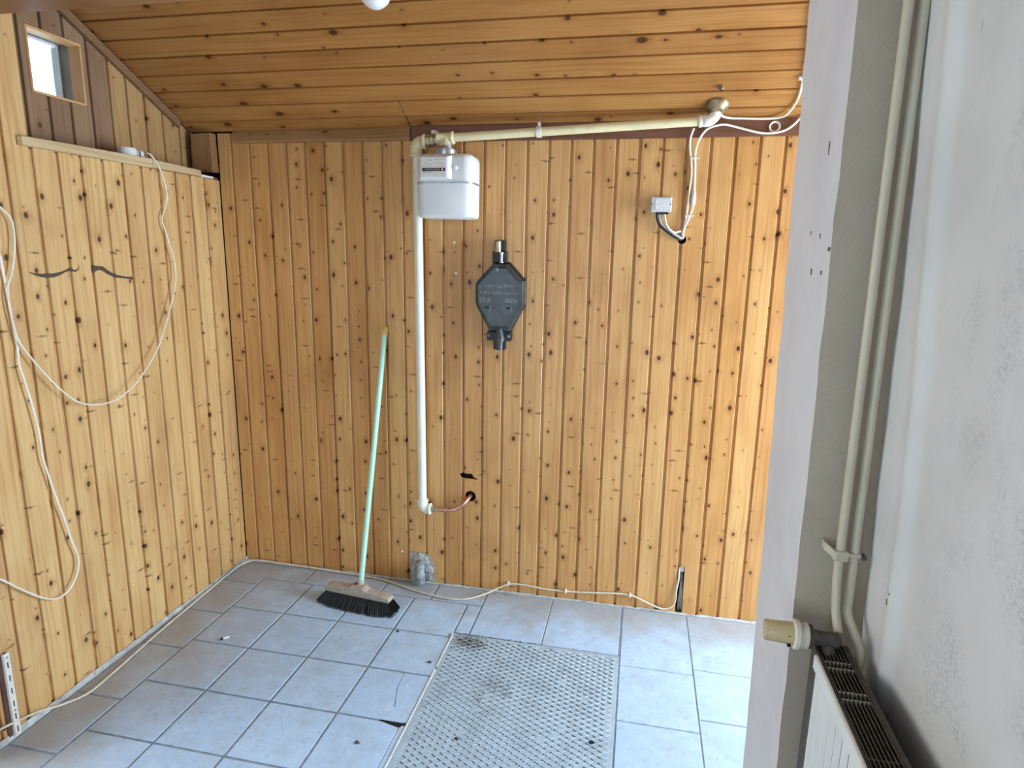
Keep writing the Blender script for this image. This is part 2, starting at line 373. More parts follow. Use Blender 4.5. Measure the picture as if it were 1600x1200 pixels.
# ------------------------------------------------------------------ left wall (clad, with a set-back gable above a ledge)
mbw = MB().box(-0.42, -0.02, -1.35, 0.05, -0.1, 1.862); mbw.box(-0.42, -0.02, -1.35, -0.995, 1.862, 2.7)
wall_left = structure(mbw.build('wall_left', 'masonry_dark'), 'left wall clad in vertical knotty pine boards')
gl = [-0.1009 - 0.0909*k for k in range(15)]
edges = [0.010] + gl
m_lo = plank_mesh(0.0909, 1.872, None, 0.0072); m_hi = plank_mesh(0.0909, 2.6, None, 0.0072); m_c = plank_mesh(0.1109, 1.872, None, 0.0072)
Xl, Yl, Zl = Vector((0, 1, 0)), Vector((-1, 0, 0)), Vector((0, 0, 1))
for i in range(len(edges)-1):
    y0 = edges[i+1]
    me = m_c if i == 0 else (m_hi if y0 < -1.0 else m_lo)
    plank_obj(me, 'pine_left', wall_left, frame(Xl, Yl, Zl, (random.uniform(-0.001, 0.001), y0, 0.0)))

SL = 0.5; SH = math.hypot(1, SL); ZC = 2.08
GX = -0.13; WY0, WY1, WZ0, WZ1 = -0.772, -0.552, 2.072, 2.286
mbg = MB()
mbg.box(-0.26, GX-0.0125, -1.0, WY0, 1.80, 2.72); mbg.box(-0.26, GX-0.0125, WY1, 0.05, 1.80, 2.72)
mbg.box(-0.26, GX-0.0125, WY0, WY1, 1.80, WZ0); mbg.box(-0.26, GX-0.0125, WY0, WY1, WZ1, 2.72)
wall_gable = structure(mbg.build('wall_gable', 'masonry'), 'set-back gable wall above the ledge, pine boards darkened in colour for the backlight by the window')
gy = [0.0, -0.07, -0.168, -0.264, -0.355, -0.439, -0.529, -0.622, -0.710, -0.799, -0.890, -0.985]
gp = []
for i in range(len(gy)-1):
    wd = gy[i]-gy[i+1]; y0 = gy[i+1]; zb = 1.885
    me = plank_mesh(wd, 1, (ZC - SL*y0 - zb - 0.005, ZC - SL*gy[i] - zb - 0.005))
    gp.append(plank_obj(me, 'pine_gable_light' if gy[i] > -0.36 else 'pine_gable_backlit', wall_gable, frame(Xl, Yl, Zl, (GX, y0, zb))))
cut([o for o in gp if o.location.y < WY1 and o.location.y + 0.1 > WY0], MB().box(-0.3, 0.1, WY0, WY1, WZ0, WZ1))

# ------------------------------------------------------------------ sloping ceiling
YE = -1.012
mbc = MB(); mbc.hexa([(-0.27, YE, ZC-SL*YE+0.016), (4.2, YE, ZC-SL*YE+0.016), (4.2, 0.3, ZC-SL*0.3+0.016), (-0.27, 0.3, ZC-SL*0.3+0.016),
          (-0.27, YE, 2.9), (4.2, YE, 2.9), (4.2, 0.3, 2.9), (-0.27, 0.3, 2.9)])
ceiling = structure(mbc.build('ceiling', 'masonry_dark'), 'sloping ceiling of horizontal varnished pine boards with dark knots')
Yc = Vector((0, SL, 1)).normalized(); Zc = Vector((1, 0, 0)); Xc = Yc.cross(Zc)
ss = [0.0] + [0.072 + 0.0913*k for k in range(13)]
cms = {}
def cplank(s0, s1, x0, x1):
    key = (round(s1-s0, 4), round(x1-x0, 3))
    if key not in cms: cms[key] = plank_mesh(s1-s0, x1-x0, None, 0.0038, 0.0022, 0.009)
    o = Vector((x0, -s1/SH, ZC + SL*s1/SH)) + Yc*random.uniform(-0.001, 0.001)
    plank_obj(cms[key], 'pine_ceiling', ceiling, frame(Xc, Yc, Zc, o))
for i in range(len(ss)-1):
    s1 = min(ss[i+1], -YE*SH - 0.004)
    if s1 - ss[i] < 0.02: continue
    if i in (0, 1): cplank(ss[i], s1, -0.128, 0.925); cplank(ss[i], s1, 0.929, 3.99)
    else: cplank(ss[i], s1, -0.128, 3.99)

# ------------------------------------------------------------------ old house wall with the opening, right wall, camera room
Y0, Y1 = -1.35, -1.01
def xn(z): return 2.2783 - 0.0108*(z-0.437)
def xf(z): return 2.2815 - 0.0154*(z-0.129)
wp = MB().box(-0.03, 2.30, Y0, Y1, 2.238, 2.9)
wp.box(-1.6, -0.42, Y0, Y1, -0.1, 2.9)
wall_partition = structure(wp.build('wall_partition', 'plaster_room'), 'thick old wall and lintel above the opening')
# the pier: jamb face and front face are separate skins of one block, gently out of true
random.seed(3)
NZ = 44
def pier_rows(fx, y):
    return [(fx(z) + random.uniform(-0.0016, 0.0016), y, z) for z in [2.9*k/NZ - 0.1*(k == 0) for k in range(NZ+1)]]
near = pier_rows(xn, Y0); far = pier_rows(xf, Y1)
pj = MB()
mid = [tuple((a[i]+b[i])/2 for i in range(3)) for a, b in zip(near, far)]
vs = near + mid + far; n1 = NZ+1
pj.add(vs, [(k, k+1, n1+k+1, n1+k) for k in range(NZ)] + [(n1+k, n1+k+1, 2*n1+k+1, 2*n1+k) for k in range(NZ)])
wall_pier = structure(pj.build('wall_pier', 'plaster_jamb', None), 'white plastered jamb of the pier at right')
pf = MB()
def strip_between(a, b): pf.add(a + b, [(k, n1+k, n1+k+1, k+1) for k in range(NZ)])
e1 = [(2.338 + (2.0-p[2])*0.007, Y0, p[2]) for p in near]; e2 = [(p[0], -1.275, p[2]) for p in e1]; e3 = [(2.62, -1.275, p[2]) for p in e1]  # recess behind the heating pipes, added so that corner falls dark
strip_between(near, e1); strip_between(e1, e2); strip_between(e2, e3)
fr = [(4.2, Y1, p[2]) for p in far]
pf.add(far + fr, [(k, k+1, n1+k+1, n1+k) for k in range(NZ)])
pf.build('front_face', 'plaster_beige', wall_pier)
random.seed(11)
def xw(z): return 2.381 + (2.0-z)*0.0325
def sst(a, b, x): t = max(0, min(1, (x-a)/(b-a))); return t*t*(3-2*t)
rw = MB(); ny, nz = 120, 60; vs = []
for j in range(nz+1):
    z = -0.1 + 2.9*j/nz
    for i in range(ny+1):
        y = Y0 - 0.006 - (1.05*(i/ny)**1.0)
        yr = -1.478 + 0.012*math.sin(z*4.0)
        x = xw(z) - 0.011*sst(yr-0.028, yr+0.004, y) - 0.004*math.exp(-((y-yr)/0.02)**2) + 0.010*sst(Y0-0.022, Y0-0.004, y)**2 + 0.003*math.sin(z*5.0)*sst(Y0-0.12, Y0, y) + 0.0015*math.sin(y*31+z*9)*math.sin(z*17-y*5)
        vs.append((x, y, z))
rw.add(vs, [(j*(ny+1)+i, j*(ny+1)+i+1, (j+1)*(ny+1)+i+1, (j+1)*(ny+1)+i) for j in range(nz) for i in range(ny)])
rw.add([(vs[j*(ny+1)][0], Y0-0.006, vs[j*(ny+1)][2]) for j in range(nz+1)] + [(2.6, Y0-0.006, vs[j*(ny+1)][2]) for j in range(nz+1)], [(j, j+1, nz+2+j, nz+1+j) for j in range(nz)])
rw.box(2.5, 2.7, -4.7, Y0-0.01, -0.1, 2.9)
rw.hexa([(xw(-.1), -4.7, -0.1), (2.55, -4.7, -0.1), (2.55, -2.4, -0.1), (xw(-.1), -2.4, -0.1), (xw(2.8), -4.7, 2.8), (2.55, -4.7, 2.8), (2.55, -2.4, 2.8), (xw(2.8), -2.4, 2.8)])
wall_right = structure(rw.build('wall_right', 'plaster_right', smooth=True), 'dirty white plastered wall behind the radiator')

ex = MB(); ex.box(4.0, 4.2, -0.14, 0.06, -0.1, 2.9); ex.box(4.0, 4.2, -1.02, -0.90, -0.1, 2.9); ex.box(4.0, 4.2, -0.90, -0.14, 2.1, 2.9)
structure(ex.build('wall_side', 'plaster_room'), 'side wall of the lean-to round the glazed door')
d1 = structure(MB().box(4.035, 4.08, -0.90, -0.84, 0.0, 2.1).box(4.035, 4.08, -0.20, -0.14, 0.0, 2.1).box(4.035, 4.08, -0.84, -0.20, 2.04, 2.1).box(4.035, 4.08, -0.84, -0.20, 0.0, 0.12).build('door_1', 'frame_white', bevel=0.004), 'white frame of the glazed side door')
MB().box(4.05, 4.056, -0.84, -0.20, 0.12, 2.04).build('pane', 'pane_glass', d1)
# camera room shell
lw_ = MB(); lw_.box(-1.6, -1.4, -4.7, -2.55, -0.1, 2.6); lw_.box(-1.6, -1.4, -1.55, -1.34, -0.1, 2.6); lw_.box(-1.6, -1.4, -2.55, -1.55, -0.1, 0.85); lw_.box(-1.6, -1.4, -2.55, -1.55, 2.15, 2.6)
structure(lw_.build('wall_far_left', 'plaster_room'), 'left wall of the camera room')
win2 = MB(); win2.box(-1.5, -1.44, -2.55, -2.49, 0.85, 2.15); win2.box(-1.5, -1.44, -1.61, -1.55, 0.85, 2.15); win2.box(-1.5, -1.44, -2.49, -1.61, 0.85, 0.91); win2.box(-1.5, -1.44, -2.49, -1.61, 2.09, 2.15)
w2 = structure(win2.build('window_2', 'frame_white', bevel=0.004), 'white window of the camera room')
MB().box(-1.475, -1.47, -2.49, -1.61, 0.91, 2.09).build('pane', 'pane_glass', w2)
rr_ = MB(); rr_.box(-1.6, 0.15, -4.9, -4.6, -0.1, 2.6); rr_.box(1.65, 2.7, -4.9, -4.6, -0.1, 2.6); rr_.box(0.15, 1.65, -4.9, -4.6, 2.2, 2.6)
structure(rr_.build('wall_rear', 'plaster_room'), 'rear wall behind the camera')
d2 = structure(MB().box(0.15, 0.22, -4.72, -4.66, 0, 2.2).box(1.58, 1.65, -4.72, -4.66, 0, 2.2).box(0.22, 1.58, -4.72, -4.66, 2.13, 2.2).box(0.87, 0.93, -4.72, -4.66, 0, 2.13).build('door_2', 'frame_white', bevel=0.004), 'glazed rear door')
MB().box(0.22, 1.58, -4.695, -4.69, 0, 2.13).build('pane', 'pane_glass', d2)
structure(MB().box(-1.6, 2.7, -4.9, -1.34, 2.5, 2.9).build('ceiling_room', 'plaster_room'), 'flat ceiling of the camera room')
# wooden lining of the lintel soffit
lin = structure(MB().box(0.0, 2.255, Y0, Y1+0.006, 2.222, 2.240).build('trim_1', 'pine_trim_x', bevel=0.002), 'varnished board lining under the lintel')

# ------------------------------------------------------------------ floor
floor = structure(MB().box(-1.6, 4.2, -4.9, 0.3, -0.3, -0.0022).build('floor', 'grout'), 'tiled floor with grey joints')
def tile(x0, x1, y0, y1, poly=None):
    g = 0.0026 if x0 > 1.28 else 0.0046; zt = random.uniform(-0.0008, 0.0008); tx = random.uniform(-0.0006, 0.0006)
    x0 += g; x1 -= g; y0 += g; y1 -= g
    b = 0.0016; cx, cy = (x0+x1)/2, (y0+y1)/2
    mb = MB()
    P = poly or [(x0, y0), (x1, y0), (x1, y1), (x0, y1)]
    c = (sum(p[0] for p in P)/len(P), sum(p[1] for p in P)/len(P))
    def sh(p, k):
        d = Vector((p[0]-c[0], p[1]-c[1])); l = d.length; d *= (l-k)/l; return c[0]+d.x, c[1]+d.y
    mb.loft([[(p[0], p[1], -0.012) for p in P], [(p[0], p[1], -b + zt) for p in P], [(*sh(p, b*1.4), zt + (sh(p, b)[0]-c[0])*tx*4) for p in P]])
    o = mb.build('tile', 'tile', floor); return o
TS = 0.2564; LX = [0.199 + TS*k for k in range(5)]; RY = [-0.148 - TS*k for k in range(14)]
for i in range(len(RY)-1):
    for j in range(4):
        if i == 2 and j == 3: continue      # the cracked tile beside the plate
        if i == 3 and j == 3: continue
        tile(LX[j], LX[j+1], RY[i+1], RY[i])
ly = [-0.02, -0.205, -0.464, -0.720, -1.025, -1.281, -1.537]
for a, b in zip(ly[:-1], ly[1:]): tile(0.012, 0.199, b, a)
# cut tiles along the back wall
for a, b in ((0.012, 0.155), (0.155, 0.40), (0.40, 0.655), (0.655, 0.795), (0.795, 1.045), (1.045, 1.291)): tile(a, b, -0.148, -0.012)
tile(1.224, 1.291, -0.372, -0.148)
tile(1.291, 1.597, -0.372, -0.010); tile(1.597, 1.911, -0.372, -0.010)
for x0, x1, ys in ((1.916, 2.196, [-0.012, -0.431, -0.738, -1.045, -1.352]), (2.196, 2.50, [-0.012, -0.396, -0.672, -0.978, -1.352]), (2.50, 2.80, [-0.012, -0.40, -0.68, -1.0]), (2.80, 3.10, [-0.012, -0.40, -0.68, -1.0]), (3.10, 3.40, [-0.012, -0.40, -0.68, -1.0]), (3.40, 3.70, [-0.012, -0.40, -0.68, -1.0]), (3.70, 3.99, [-0.012, -0.40, -0.68, -1.0])):
    for a, b in zip(ys[:-1], ys[1:]): tile(x0, x1, b, a)
# cracked tile (pieces) next to the plate: x 0.968..1.224, y -0.917..-0.661
g = 0.0046; ax, bx, ay, by = 0.968+g, 1.224-g, -0.917+g, -0.661-g
tile(0, 0, 0, 0, [(ax, ay), (1.128, ay), (1.139, -0.880), (1.150, -0.848), (1.136, -0.80), (1.120, -0.745), (1.118, -0.70), (1.120, by), (ax, by)])
tile(0, 0, 0, 0, [(1.1295, ay), (1.200, ay), (bx, -0.905), (bx, -0.80), (1.1505, -0.845), (1.1405, -0.880)])
tile(0, 0, 0, 0, [(1.1510, -0.8435), (bx, -0.7985), (bx, by), (1.1215, by), (1.1195, -0.70), (1.1215, -0.745), (1.1375, -0.80)])
ay2, by2 = -1.173+g, -0.917-g
tile(0, 0, 0, 0, [(ax, ay2), (1.2, ay2), (1.2, -0.936), (1.180, -0.932), (1.158, -0.927), (1.136, by2), (ax, by2)])
tile(0, 0, 0, 0, [(1.203, ay2), (bx, ay2), (bx, -0.925), (1.212, -0.922), (1.203, -0.934)])
MB().box(1.125, 1.222, -0.942, -0.9135, -0.0021, -0.0012).box(1.112, 1.155, -0.905, -0.665, -0.0021, -0.0014).box(1.13, 1.22, -0.853, -0.795, -0.0021, -0.0014).build('crack_dirt', 'black_hole', floor)
for i, (x0, x1) in enumerate(((-1.4, -1.15), (-1.15, -0.89), (-0.89, -0.64), (-0.64, -0.38), (-0.38, -0.12), (-0.12, 0.199))):
    for k in range(5, 12): tile(x0, x1, RY[k+1], RY[k])
for k in range(3):
    for i in range(5): tile(1.224+TS*i, 1.224+TS*(i+1) if i < 4 else 2.42, -2.42-TS*(k+1), -2.42-TS*k)

# crumbling caulk skirting strips along both walls
def caulk(name, p0, p1, n, wid, hgt, dirx, diry, label):
    mb = MB(); rings = []
    for i in range(n+1):
        t = i/n; x = p0[0]+(p1[0]-p0[0])*t; y = p0[1]+(p1[1]-p0[1])*t
        ww = wid*random.uniform(0.8, 1.2); hh = hgt*(random.uniform(0.75, 1.1) if n < 100 else random.uniform(0.4, 1.3))
        rings.append([(x, y, -0.004), (x+dirx*ww, y+diry*ww, -0.004), (x+dirx*ww, y+diry*ww, 0.002), (x+dirx*ww*0.5, y+diry*ww*0.5, hh*0.45), (x+dirx*0.003, y+diry*0.003, hh), (x, y, hh)])
    mb.loft(rings); return structure(mb.build(name, 'caulk'), label)
caulk('baseboard_back', (0.0, -0.0015), (3.99, -0.0015), 150, 0.008, 0.006, 0, -1, 'crumbling grey caulk along the foot of the back wall')
caulk('baseboard_left', (0.0015, -1.35), (0.0015, 0.0), 34, 0.009, 0.020, 1, 0, 'crumbling white caulk along the foot of the left wall')

# ------------------------------------------------------------------ steel tread plate
PX0, PX1, PY0, PY1 = 1.231, 1.912, -2.40, -0.379
plate = thing('tread_plate', (1.57, -1.1, -0.008), 'square steel tread plate with diamond ridges let into the tiled floor', 'floor plate')
pm = MB(); pm.box(PX0, PX1, PY0, PY1, -0.0085, 0.001); pl = pm.build('sheet', 'tread_plate', plate, bevel=0.001)
MB().lathe([(0.0085, -0.001), (0.0085, 0.0034), (0.006, 0.0036)], (1.842, -0.862, 0), (0, 0, 1), 18).build('bolt_plug', 'black_rubber', plate)
rid = MB(); dashes = MB()
def ridge(ang, sp, h, wb, flank_shade):
    d = Vector((math.cos(ang), math.sin(ang))); nrm = Vector((-d.y, d.x)); c = Vector(((PX0+PX1)/2, (PY0+PY1)/2)); m = 0.014
    cross = sp/math.sin(2*abs(ang))
    for k in range(-70, 71):
        o = c + nrm*sp*k; lo, hi = -9, 9
        for a, b, oo, dd in ((PX0+m, PX1-m, o.x, d.x), (PY0+m, PY1-m, o.y, d.y)):
            t0, t1 = sorted(((a-oo)/dd, (b-oo)/dd)); lo = max(lo, t0); hi = min(hi, t1)
        if hi - lo < 0.02: continue
        p, q = o + d*lo, o + d*hi; wt = 0.0010
        def bar(mb, p, q, w0, w1, z0, z1, sh=0.0):
            p = p + nrm*sh; q = q + nrm*sh
            mb.add([(p.x-nrm.x*w0, p.y-nrm.y*w0, z0), (p.x+nrm.x*w0, p.y+nrm.y*w0, z0), (p.x+nrm.x*w1, p.y+nrm.y*w1, z1), (p.x-nrm.x*w1, p.y-nrm.y*w1, z1),
                    (q.x-nrm.x*w0, q.y-nrm.y*w0, z0), (q.x+nrm.x*w0, q.y+nrm.y*w0, z0), (q.x+nrm.x*w1, q.y+nrm.y*w1, z1), (q.x-nrm.x*w1, q.y-nrm.y*w1, z1)],
                   [(0, 1, 5, 4), (1, 2, 6, 5), (2, 3, 7, 6), (3, 0, 4, 7), (0, 3, 2, 1), (4, 5, 6, 7)])
        bar(rid, p, q, wb, wt, 0.0008, h)
        if flank_shade:      # dark dashes painting the shaded flank of each ridge, broken at the crossings
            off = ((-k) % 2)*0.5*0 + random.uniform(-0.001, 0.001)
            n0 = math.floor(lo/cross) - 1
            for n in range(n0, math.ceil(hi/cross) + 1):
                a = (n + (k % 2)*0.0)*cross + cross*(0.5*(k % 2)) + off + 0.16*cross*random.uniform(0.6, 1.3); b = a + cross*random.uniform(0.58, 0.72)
                if a > lo and b < hi and (random.random() < flank_shade): bar(dashes, o + d*a, o + d*b, 0.0024, 0.0018, 0.0005, 0.0022, -wb*0.9)
random.seed(17)
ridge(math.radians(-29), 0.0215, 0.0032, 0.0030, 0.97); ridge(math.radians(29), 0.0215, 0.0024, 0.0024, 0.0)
ro = rid.build('diamond_ridges', 'tread_plate', plate); ro['kind'] = 'stuff'
go = dashes.build('shade_dashes', 'flank_shade', plate); go['kind'] = 'stuff'
MB().box(PX0-0.009, PX0-0.002, PY0, -0.62, -0.0085, 0.0035).box(PX0-0.009, PX0-0.002, -0.605, PY1, -0.0085, 0.0035).build('edge_strip', 'edge_steel', plate, bevel=0.0008)

# ------------------------------------------------------------------ mouldings, ledge, gable window
structure(MB().prism([(0, 2.030), (-0.014, 2.031), (-0.018, 2.040), (-0.016, 2.060), (-0.010, 2.084), (0, 2.08)], lambda u, v, h: (h, u, v), 0.09, 0.926).build('trim_2', 'pine_trim_x'), 'narrow pine moulding where the back wall meets the ceiling')
structure(MB().box(0.93, 3.99, -0.014, 0.0, 2.022, 2.086).build('trim_3', 'stained_board', bevel=0.0015), 'dark stained board behind the gas pipe under the ceiling')
# sloping moulding on the gable
tr = MB()
def gslope(y): return ZC - SL*y
tr.add([(GX+0.0005, -0.985, gslope(-0.985)-0.036), (GX+0.016, -0.985, gslope(-0.985)-0.034), (GX+0.022, -0.985, gslope(-0.985)-0.006), (GX+0.0005, -0.985, gslope(-0.985)-0.004),
        (GX+0.0005, -0.085, gslope(-0.085)-0.036), (GX+0.016, -0.085, gslope(-0.085)-0.034), (GX+0.022, -0.085, gslope(-0.085)-0.006), (GX+0.0005, -0.085, gslope(-0.085)-0.004)],
       [(0, 1, 5, 4), (1, 2, 6, 5), (2, 3, 7, 6), (3, 0, 4, 7), (0, 3, 2, 1), (4, 5, 6, 7)])
structure(tr.build('trim_4', 'pine_trim_y'), 'sloping moulding between gable and ceiling')
structure(MB().box(GX, -0.006, -0.99, -0.004, 1.865, 1.884).build('trim_5', 'pine_trim_y', bevel=0.001), 'ledge board on top of the left wall cladding')
bt = thing('wall_batten', (0.01, -0.5, 1.868), 'pale raw timber batten nailed along the ledge of the left wall', 'batten')
MB().hexa([(0.001, -0.966, 1.869), (0.020, -0.966, 1.869), (0.020, -0.428, 1.872), (0.001, -0.428, 1.872), (0.001, -0.966, 1.897), (0.020, -0.966, 1.897), (0.020, -0.428, 1.906), (0.001, -0.428, 1.906)]).build('batten_piece', 'batten_wood', bt, bevel=0.001)
MB().hexa([(0.001, -0.425, 1.873), (0.019, -0.425, 1.873), (0.019, -0.140, 1.873), (0.001, -0.140, 1.873), (0.001, -0.425, 1.904), (0.019, -0.425, 1.904), (0.019, -0.150, 1.899), (0.001, -0.150, 1.899)]).build('batten_piece', 'batten_wood', bt, bevel=0.001)
MB().hexa([(0.001, -0.138, 1.873), (0.016, -0.138, 1.873), (0.016, -0.062, 1.874), (0.001, -0.062, 1.874), (0.001, -0.138, 1.883), (0.016, -0.138, 1.883), (0.016, -0.062, 1.882), (0.001, -0.062, 1.882)]).build('batten_splinter', 'plastic_white', bt, bevel=0.001)
tag(MB().hexa([(-0.098, -0.045, 1.908), (0.004, -0.045, 1.905), (0.004, -0.004, 1.905), (-0.098, -0.004, 1.908), (-0.098, -0.045, 2.068), (0.000, -0.045, 2.072), (0.000, -0.004, 2.072), (-0.098, -0.004, 2.068)]).build('wood_block', 'pine_trim', bevel=0.002), 'short pine block in the dark corner above the ledge', 'wood block')

win = MB()
for a, b, c, d in ((WY0, WY0+0.012, WZ0, WZ1), (WY1-0.012, WY1, WZ0, WZ1), (WY0+0.012, WY1-0.012, WZ1-0.012, WZ1), (WY0+0.012, WY1-0.012, WZ0, WZ0+0.012)):
    win.box(-0.255, -0.225, a, b, c, d)
window = structure(win.build('window_1', 'frame_white', bevel=0.003), 'small bright glass-block window in the gable')
for a, b, c, d in ((WY0+0.001, WY0+0.009, WZ0+0.001, WZ1-0.001), (WY1-0.009, WY1-0.001, WZ0+0.001, WZ1-0.001), (WY0+0.009, WY1-0.009, WZ1-0.010, WZ1-0.001), (WY0+0.009, WY1-0.009, WZ0+0.001, WZ0+0.009)):
    MB().box(-0.180, -0.1295, a, b, c, d).build('reveal_board', 'reveal_wood', window, bevel=0.001)
gb = MB(); inner = (WY0+0.013, WY1-0.013, WZ0+0.013, WZ1-0.013)
def rrect(y0, y1, z0, z1, r, x, n=5):
    out = []
    for cy, cz, a0 in ((y1-r, z1-r, 0), (y0+r, z1-r, 90), (y0+r, z0+r, 180), (y1-r, z0+r, 270)):
        for k in range(n+1):
            a = math.radians(a0 + 90*k/n); out.append((x, cy+r*math.cos(a), cz+r*math.sin(a)))
    return out
y0, y1, z0, z1 = inner
gb.loft([rrect(y0, y1, z0, z1, 0.012, -0.258), rrect(y0, y1, z0, z1, 0.012, -0.222), rrect(y0+0.018, y1-0.018, z0+0.018, z1-0.018, 0.03, -0.222), rrect(y0+0.026, y1-0.026, z0+0.026, z1-0.026, 0.03, -0.228)])
gb.build('glass_block', 'glass_block', window, smooth=True)

# ------------------------------------------------------------------ gas pipe
gas = thing('gas_pipe', (0.975, -0.055, 0.37), 'cream painted gas pipe dropping down the back wall and running under the ceiling', 'pipe')
def pipe(name, pts, r, mat, parent=gas, n=18): return MB().tube(pts, r, n).build(name, mat, parent, smooth=True)
ZH = lambda x: 2.028 + (x-1.142)*0.0435
pipe('horizontal_run', [(1.128, -0.068, ZH(1.128)), (2.10, -0.068, ZH(2.10))], 0.0172, 'cream_paint')
pipe('riser', [(0.971, -0.055, 1.965), (0.975, -0.055, 1.2), (0.979, -0.055, 0.43)], 0.0190, 'cream_white')
def arc(c, a, b, r, a0, a1, n=8):   # quarter bend in plane a,b
    c, a, b = Vector(c), Vector(a), Vector(b); return [tuple(c + a*r*math.cos(math.radians(a0+(a1-a0)*k/n)) + b*r*math.sin(math.radians(a0+(a1-a0)*k/n))) for k in range(n+1)]
el = MB(); el.tube([(0.970, -0.056, 1.955), (0.969, -0.057, 1.985)] + arc((0.997, -0.060, 1.985), (1, 0, 0), (0, 0, 1), 0.028, 180, 90) + [(1.006, -0.064, 2.013)], 0.0265, 18)
el.lathe([(0.029, 0), (0.031, 0.004), (0.031, 0.010), (0.029, 0.014)], (1.002, -0.064, 2.014), (1, 0, 0.05), 20)
el.lathe([(0.0275, 0), (0.029, 0.004), (0.029, 0.010), (0.0275, 0.013)], (0.970, -0.056, 1.955), (0, 0, 1), 20)
el.build('elbow', 'cream_paint', gas, smooth=True)
un = MB(); un.lathe([(0.021, 0), (0.021, 0.008), (0.027, 0.009), (0.027, 0.018), (0.022, 0.019), (0.022, 0.026), (0.026, 0.027), (0.026, 0.036), (0.019, 0.037), (0.019, 0.06)], (1.014, -0.065, 2.017), (1, 0, 0.05), 6)
un.build('union_nut', 'brass_old', gas)
te = MB(); te.lathe([(0.022, 0), (0.025, 0.003), (0.025, 0.009), (0.0225, 0.012), (0.0225, 0.060), (0.026, 0.063), (0.026, 0.070), (0.023, 0.073)], (1.062, -0.068, ZH(1.062)-0.001), (1, 0, 0.0435), 20)
te.lathe([(0.022, -0.002), (0.022, 0.030), (0.026, 0.032), (0.026, 0.038)], (1.102, -0.068, 2.026), (0, -0.25, -1), 18)
te.build('meter_tee', 'cream_paint', gas, smooth=True)
MB().box(1.03, 1.05, -0.050, -0.003, 2.045, 2.062).build('wall_hook', 'cream_white', gas, bevel=0.003)
cl = MB(); cl.lathe([(0.0172, 0), (0.0215, 0), (0.0215, 0.018), (0.0172, 0.018)], (1.475, -0.068, ZH(1.475)), (1, 0, 0.0435), 20)
cl.box(1.479, 1.490, -0.075, -0.061, ZH(1.48)+0.018, ZH(1.48)+0.034); cl.lathe([(0.006, 0), (0.006, 0.01)], (1.4845, -0.068, ZH(1.48)+0.028), (0, -1, 0.3), 8)
cl.build('pipe_clip', 'cream_white', gas, smooth=True)
MB().tube([(1.4845, -0.068, ZH(1.48)+0.03), (1.4845, -0.075, 2.118)], 0.0016, 6).build('hanger_wire', 'rusty', gas)
e2 = MB(); e2.lathe([(0.0205, 0), (0.0225, 0.003), (0.0225, 0.010), (0.021, 0.013)], (2.090, -0.068, ZH(2.09)), (1, 0, 0.0435), 20)
e2.tube([(2.095, -0.068, ZH(2.095)), (2.110, -0.068, ZH(2.11))] + arc((2.116, -0.072, 2.105), (1, 0, 0), (0, 0, 1), 0.036, -90, 0) + [(2.152, -0.074, 2.112)], 0.0215, 18)
e2.build('end_elbow', 'cream_white', gas, smooth=True)
MB().lathe([(0.043, 0.0), (0.041, 0.008), (0.030, 0.016), (0.022, 0.022), (0.021, 0.024)], (2.152, -0.082, 2.080+0.041-0.002), (0, -0.447, -0.894), 24).build('ceiling_rose', 'brass_dark', gas, smooth=True)
e3 = MB(); e3.tube([(0.979, -0.055, 0.44), (0.979, -0.055, 0.425)] + arc((1.000, -0.055, 0.425), (1, 0, 0), (0, 0, 1), 0.021, 180, 270) + [(1.016, -0.055, 0.404)], 0.0245, 18)
e3.lathe([(0.0255, 0), (0.027, 0.003), (0.027, 0.009), (0.0255, 0.012)], (0.979, -0.055, 0.436), (0, 0, 1), 20); e3.lathe([(0.0255, 0), (0.027, 0.003), (0.027, 0.008), (0.024, 0.010)], (1.010, -0.055, 0.404), (1, 0, 0), 20)
e3.build('elbow', 'cream_white', gas, smooth=True)
MB().lathe([(0.012, 0), (0.012, 0.006), (0.014, 0.006), (0.014, 0.014), (0.011, 0.015), (0.011, 0.022), (0.015, 0.023), (0.015, 0.030), (0.010, 0.031)], (1.019, -0.055, 0.405), (1, 0, 0.02), 6).build('reducing_nut', 'brass_old', gas)
co = MB(); co.tube(smooth_path([(1.046, -0.055, 0.406), (1.075, -0.055, 0.407), (1.115, -0.055, 0.409), (1.140, -0.053, 0.417), (1.160, -0.046, 0.430), (1.178, -0.028, 0.447), (1.188, -0.004, 0.458), (1.192, 0.03, 0.462)], 4), 0.0105, 14)
co.lathe([(0.011, 0), (0.0145, 0.001), (0.0145, 0.008), (0.011, 0.009)], (1.088, -0.055, 0.4075), (1, 0, 0.04), 16)
co.build('copper_stub', 'copper', gas, smooth=True)

# ------------------------------------------------------------------ gas meter
mt = thing('gas_meter', (1.12, -0.095, 1.706), 'white gas meter hanging from the cream pipe beside its vertical drop', 'gas meter')
def rr2(x0, x1, y0, y1, r, z, n=6):
    out = []
    for cx, cy, a0 in ((x1-r, y1-r, 0), (x0+r, y1-r, 90), (x0+r, y0+r, 180), (x1-r, y0+r, 270)):
        for k in range(n+1):
            a = math.radians(a0 + 90*k/n); out.append((cx+r*math.cos(a), cy+r*math.sin(a), z))
    return out
mx0, mx1, my0, my1 = 1.004, 1.236, -0.170, -0.010
lo = MB(); lo.loft([rr2(mx0+0.014, mx1-0.012, my0+0.014, my1-0.010, 0.026, 1.706), rr2(mx0+0.006, mx1-0.004, my0+0.006, my1-0.004, 0.032, 1.711), rr2(mx0+0.002, mx1-0.001, my0+0.002, my1-0.001, 0.036, 1.722), rr2(mx0, mx1, my0, my1, 0.036, 1.838)])
lo.build('lower_case', 'meter_white', mt, smooth=True)
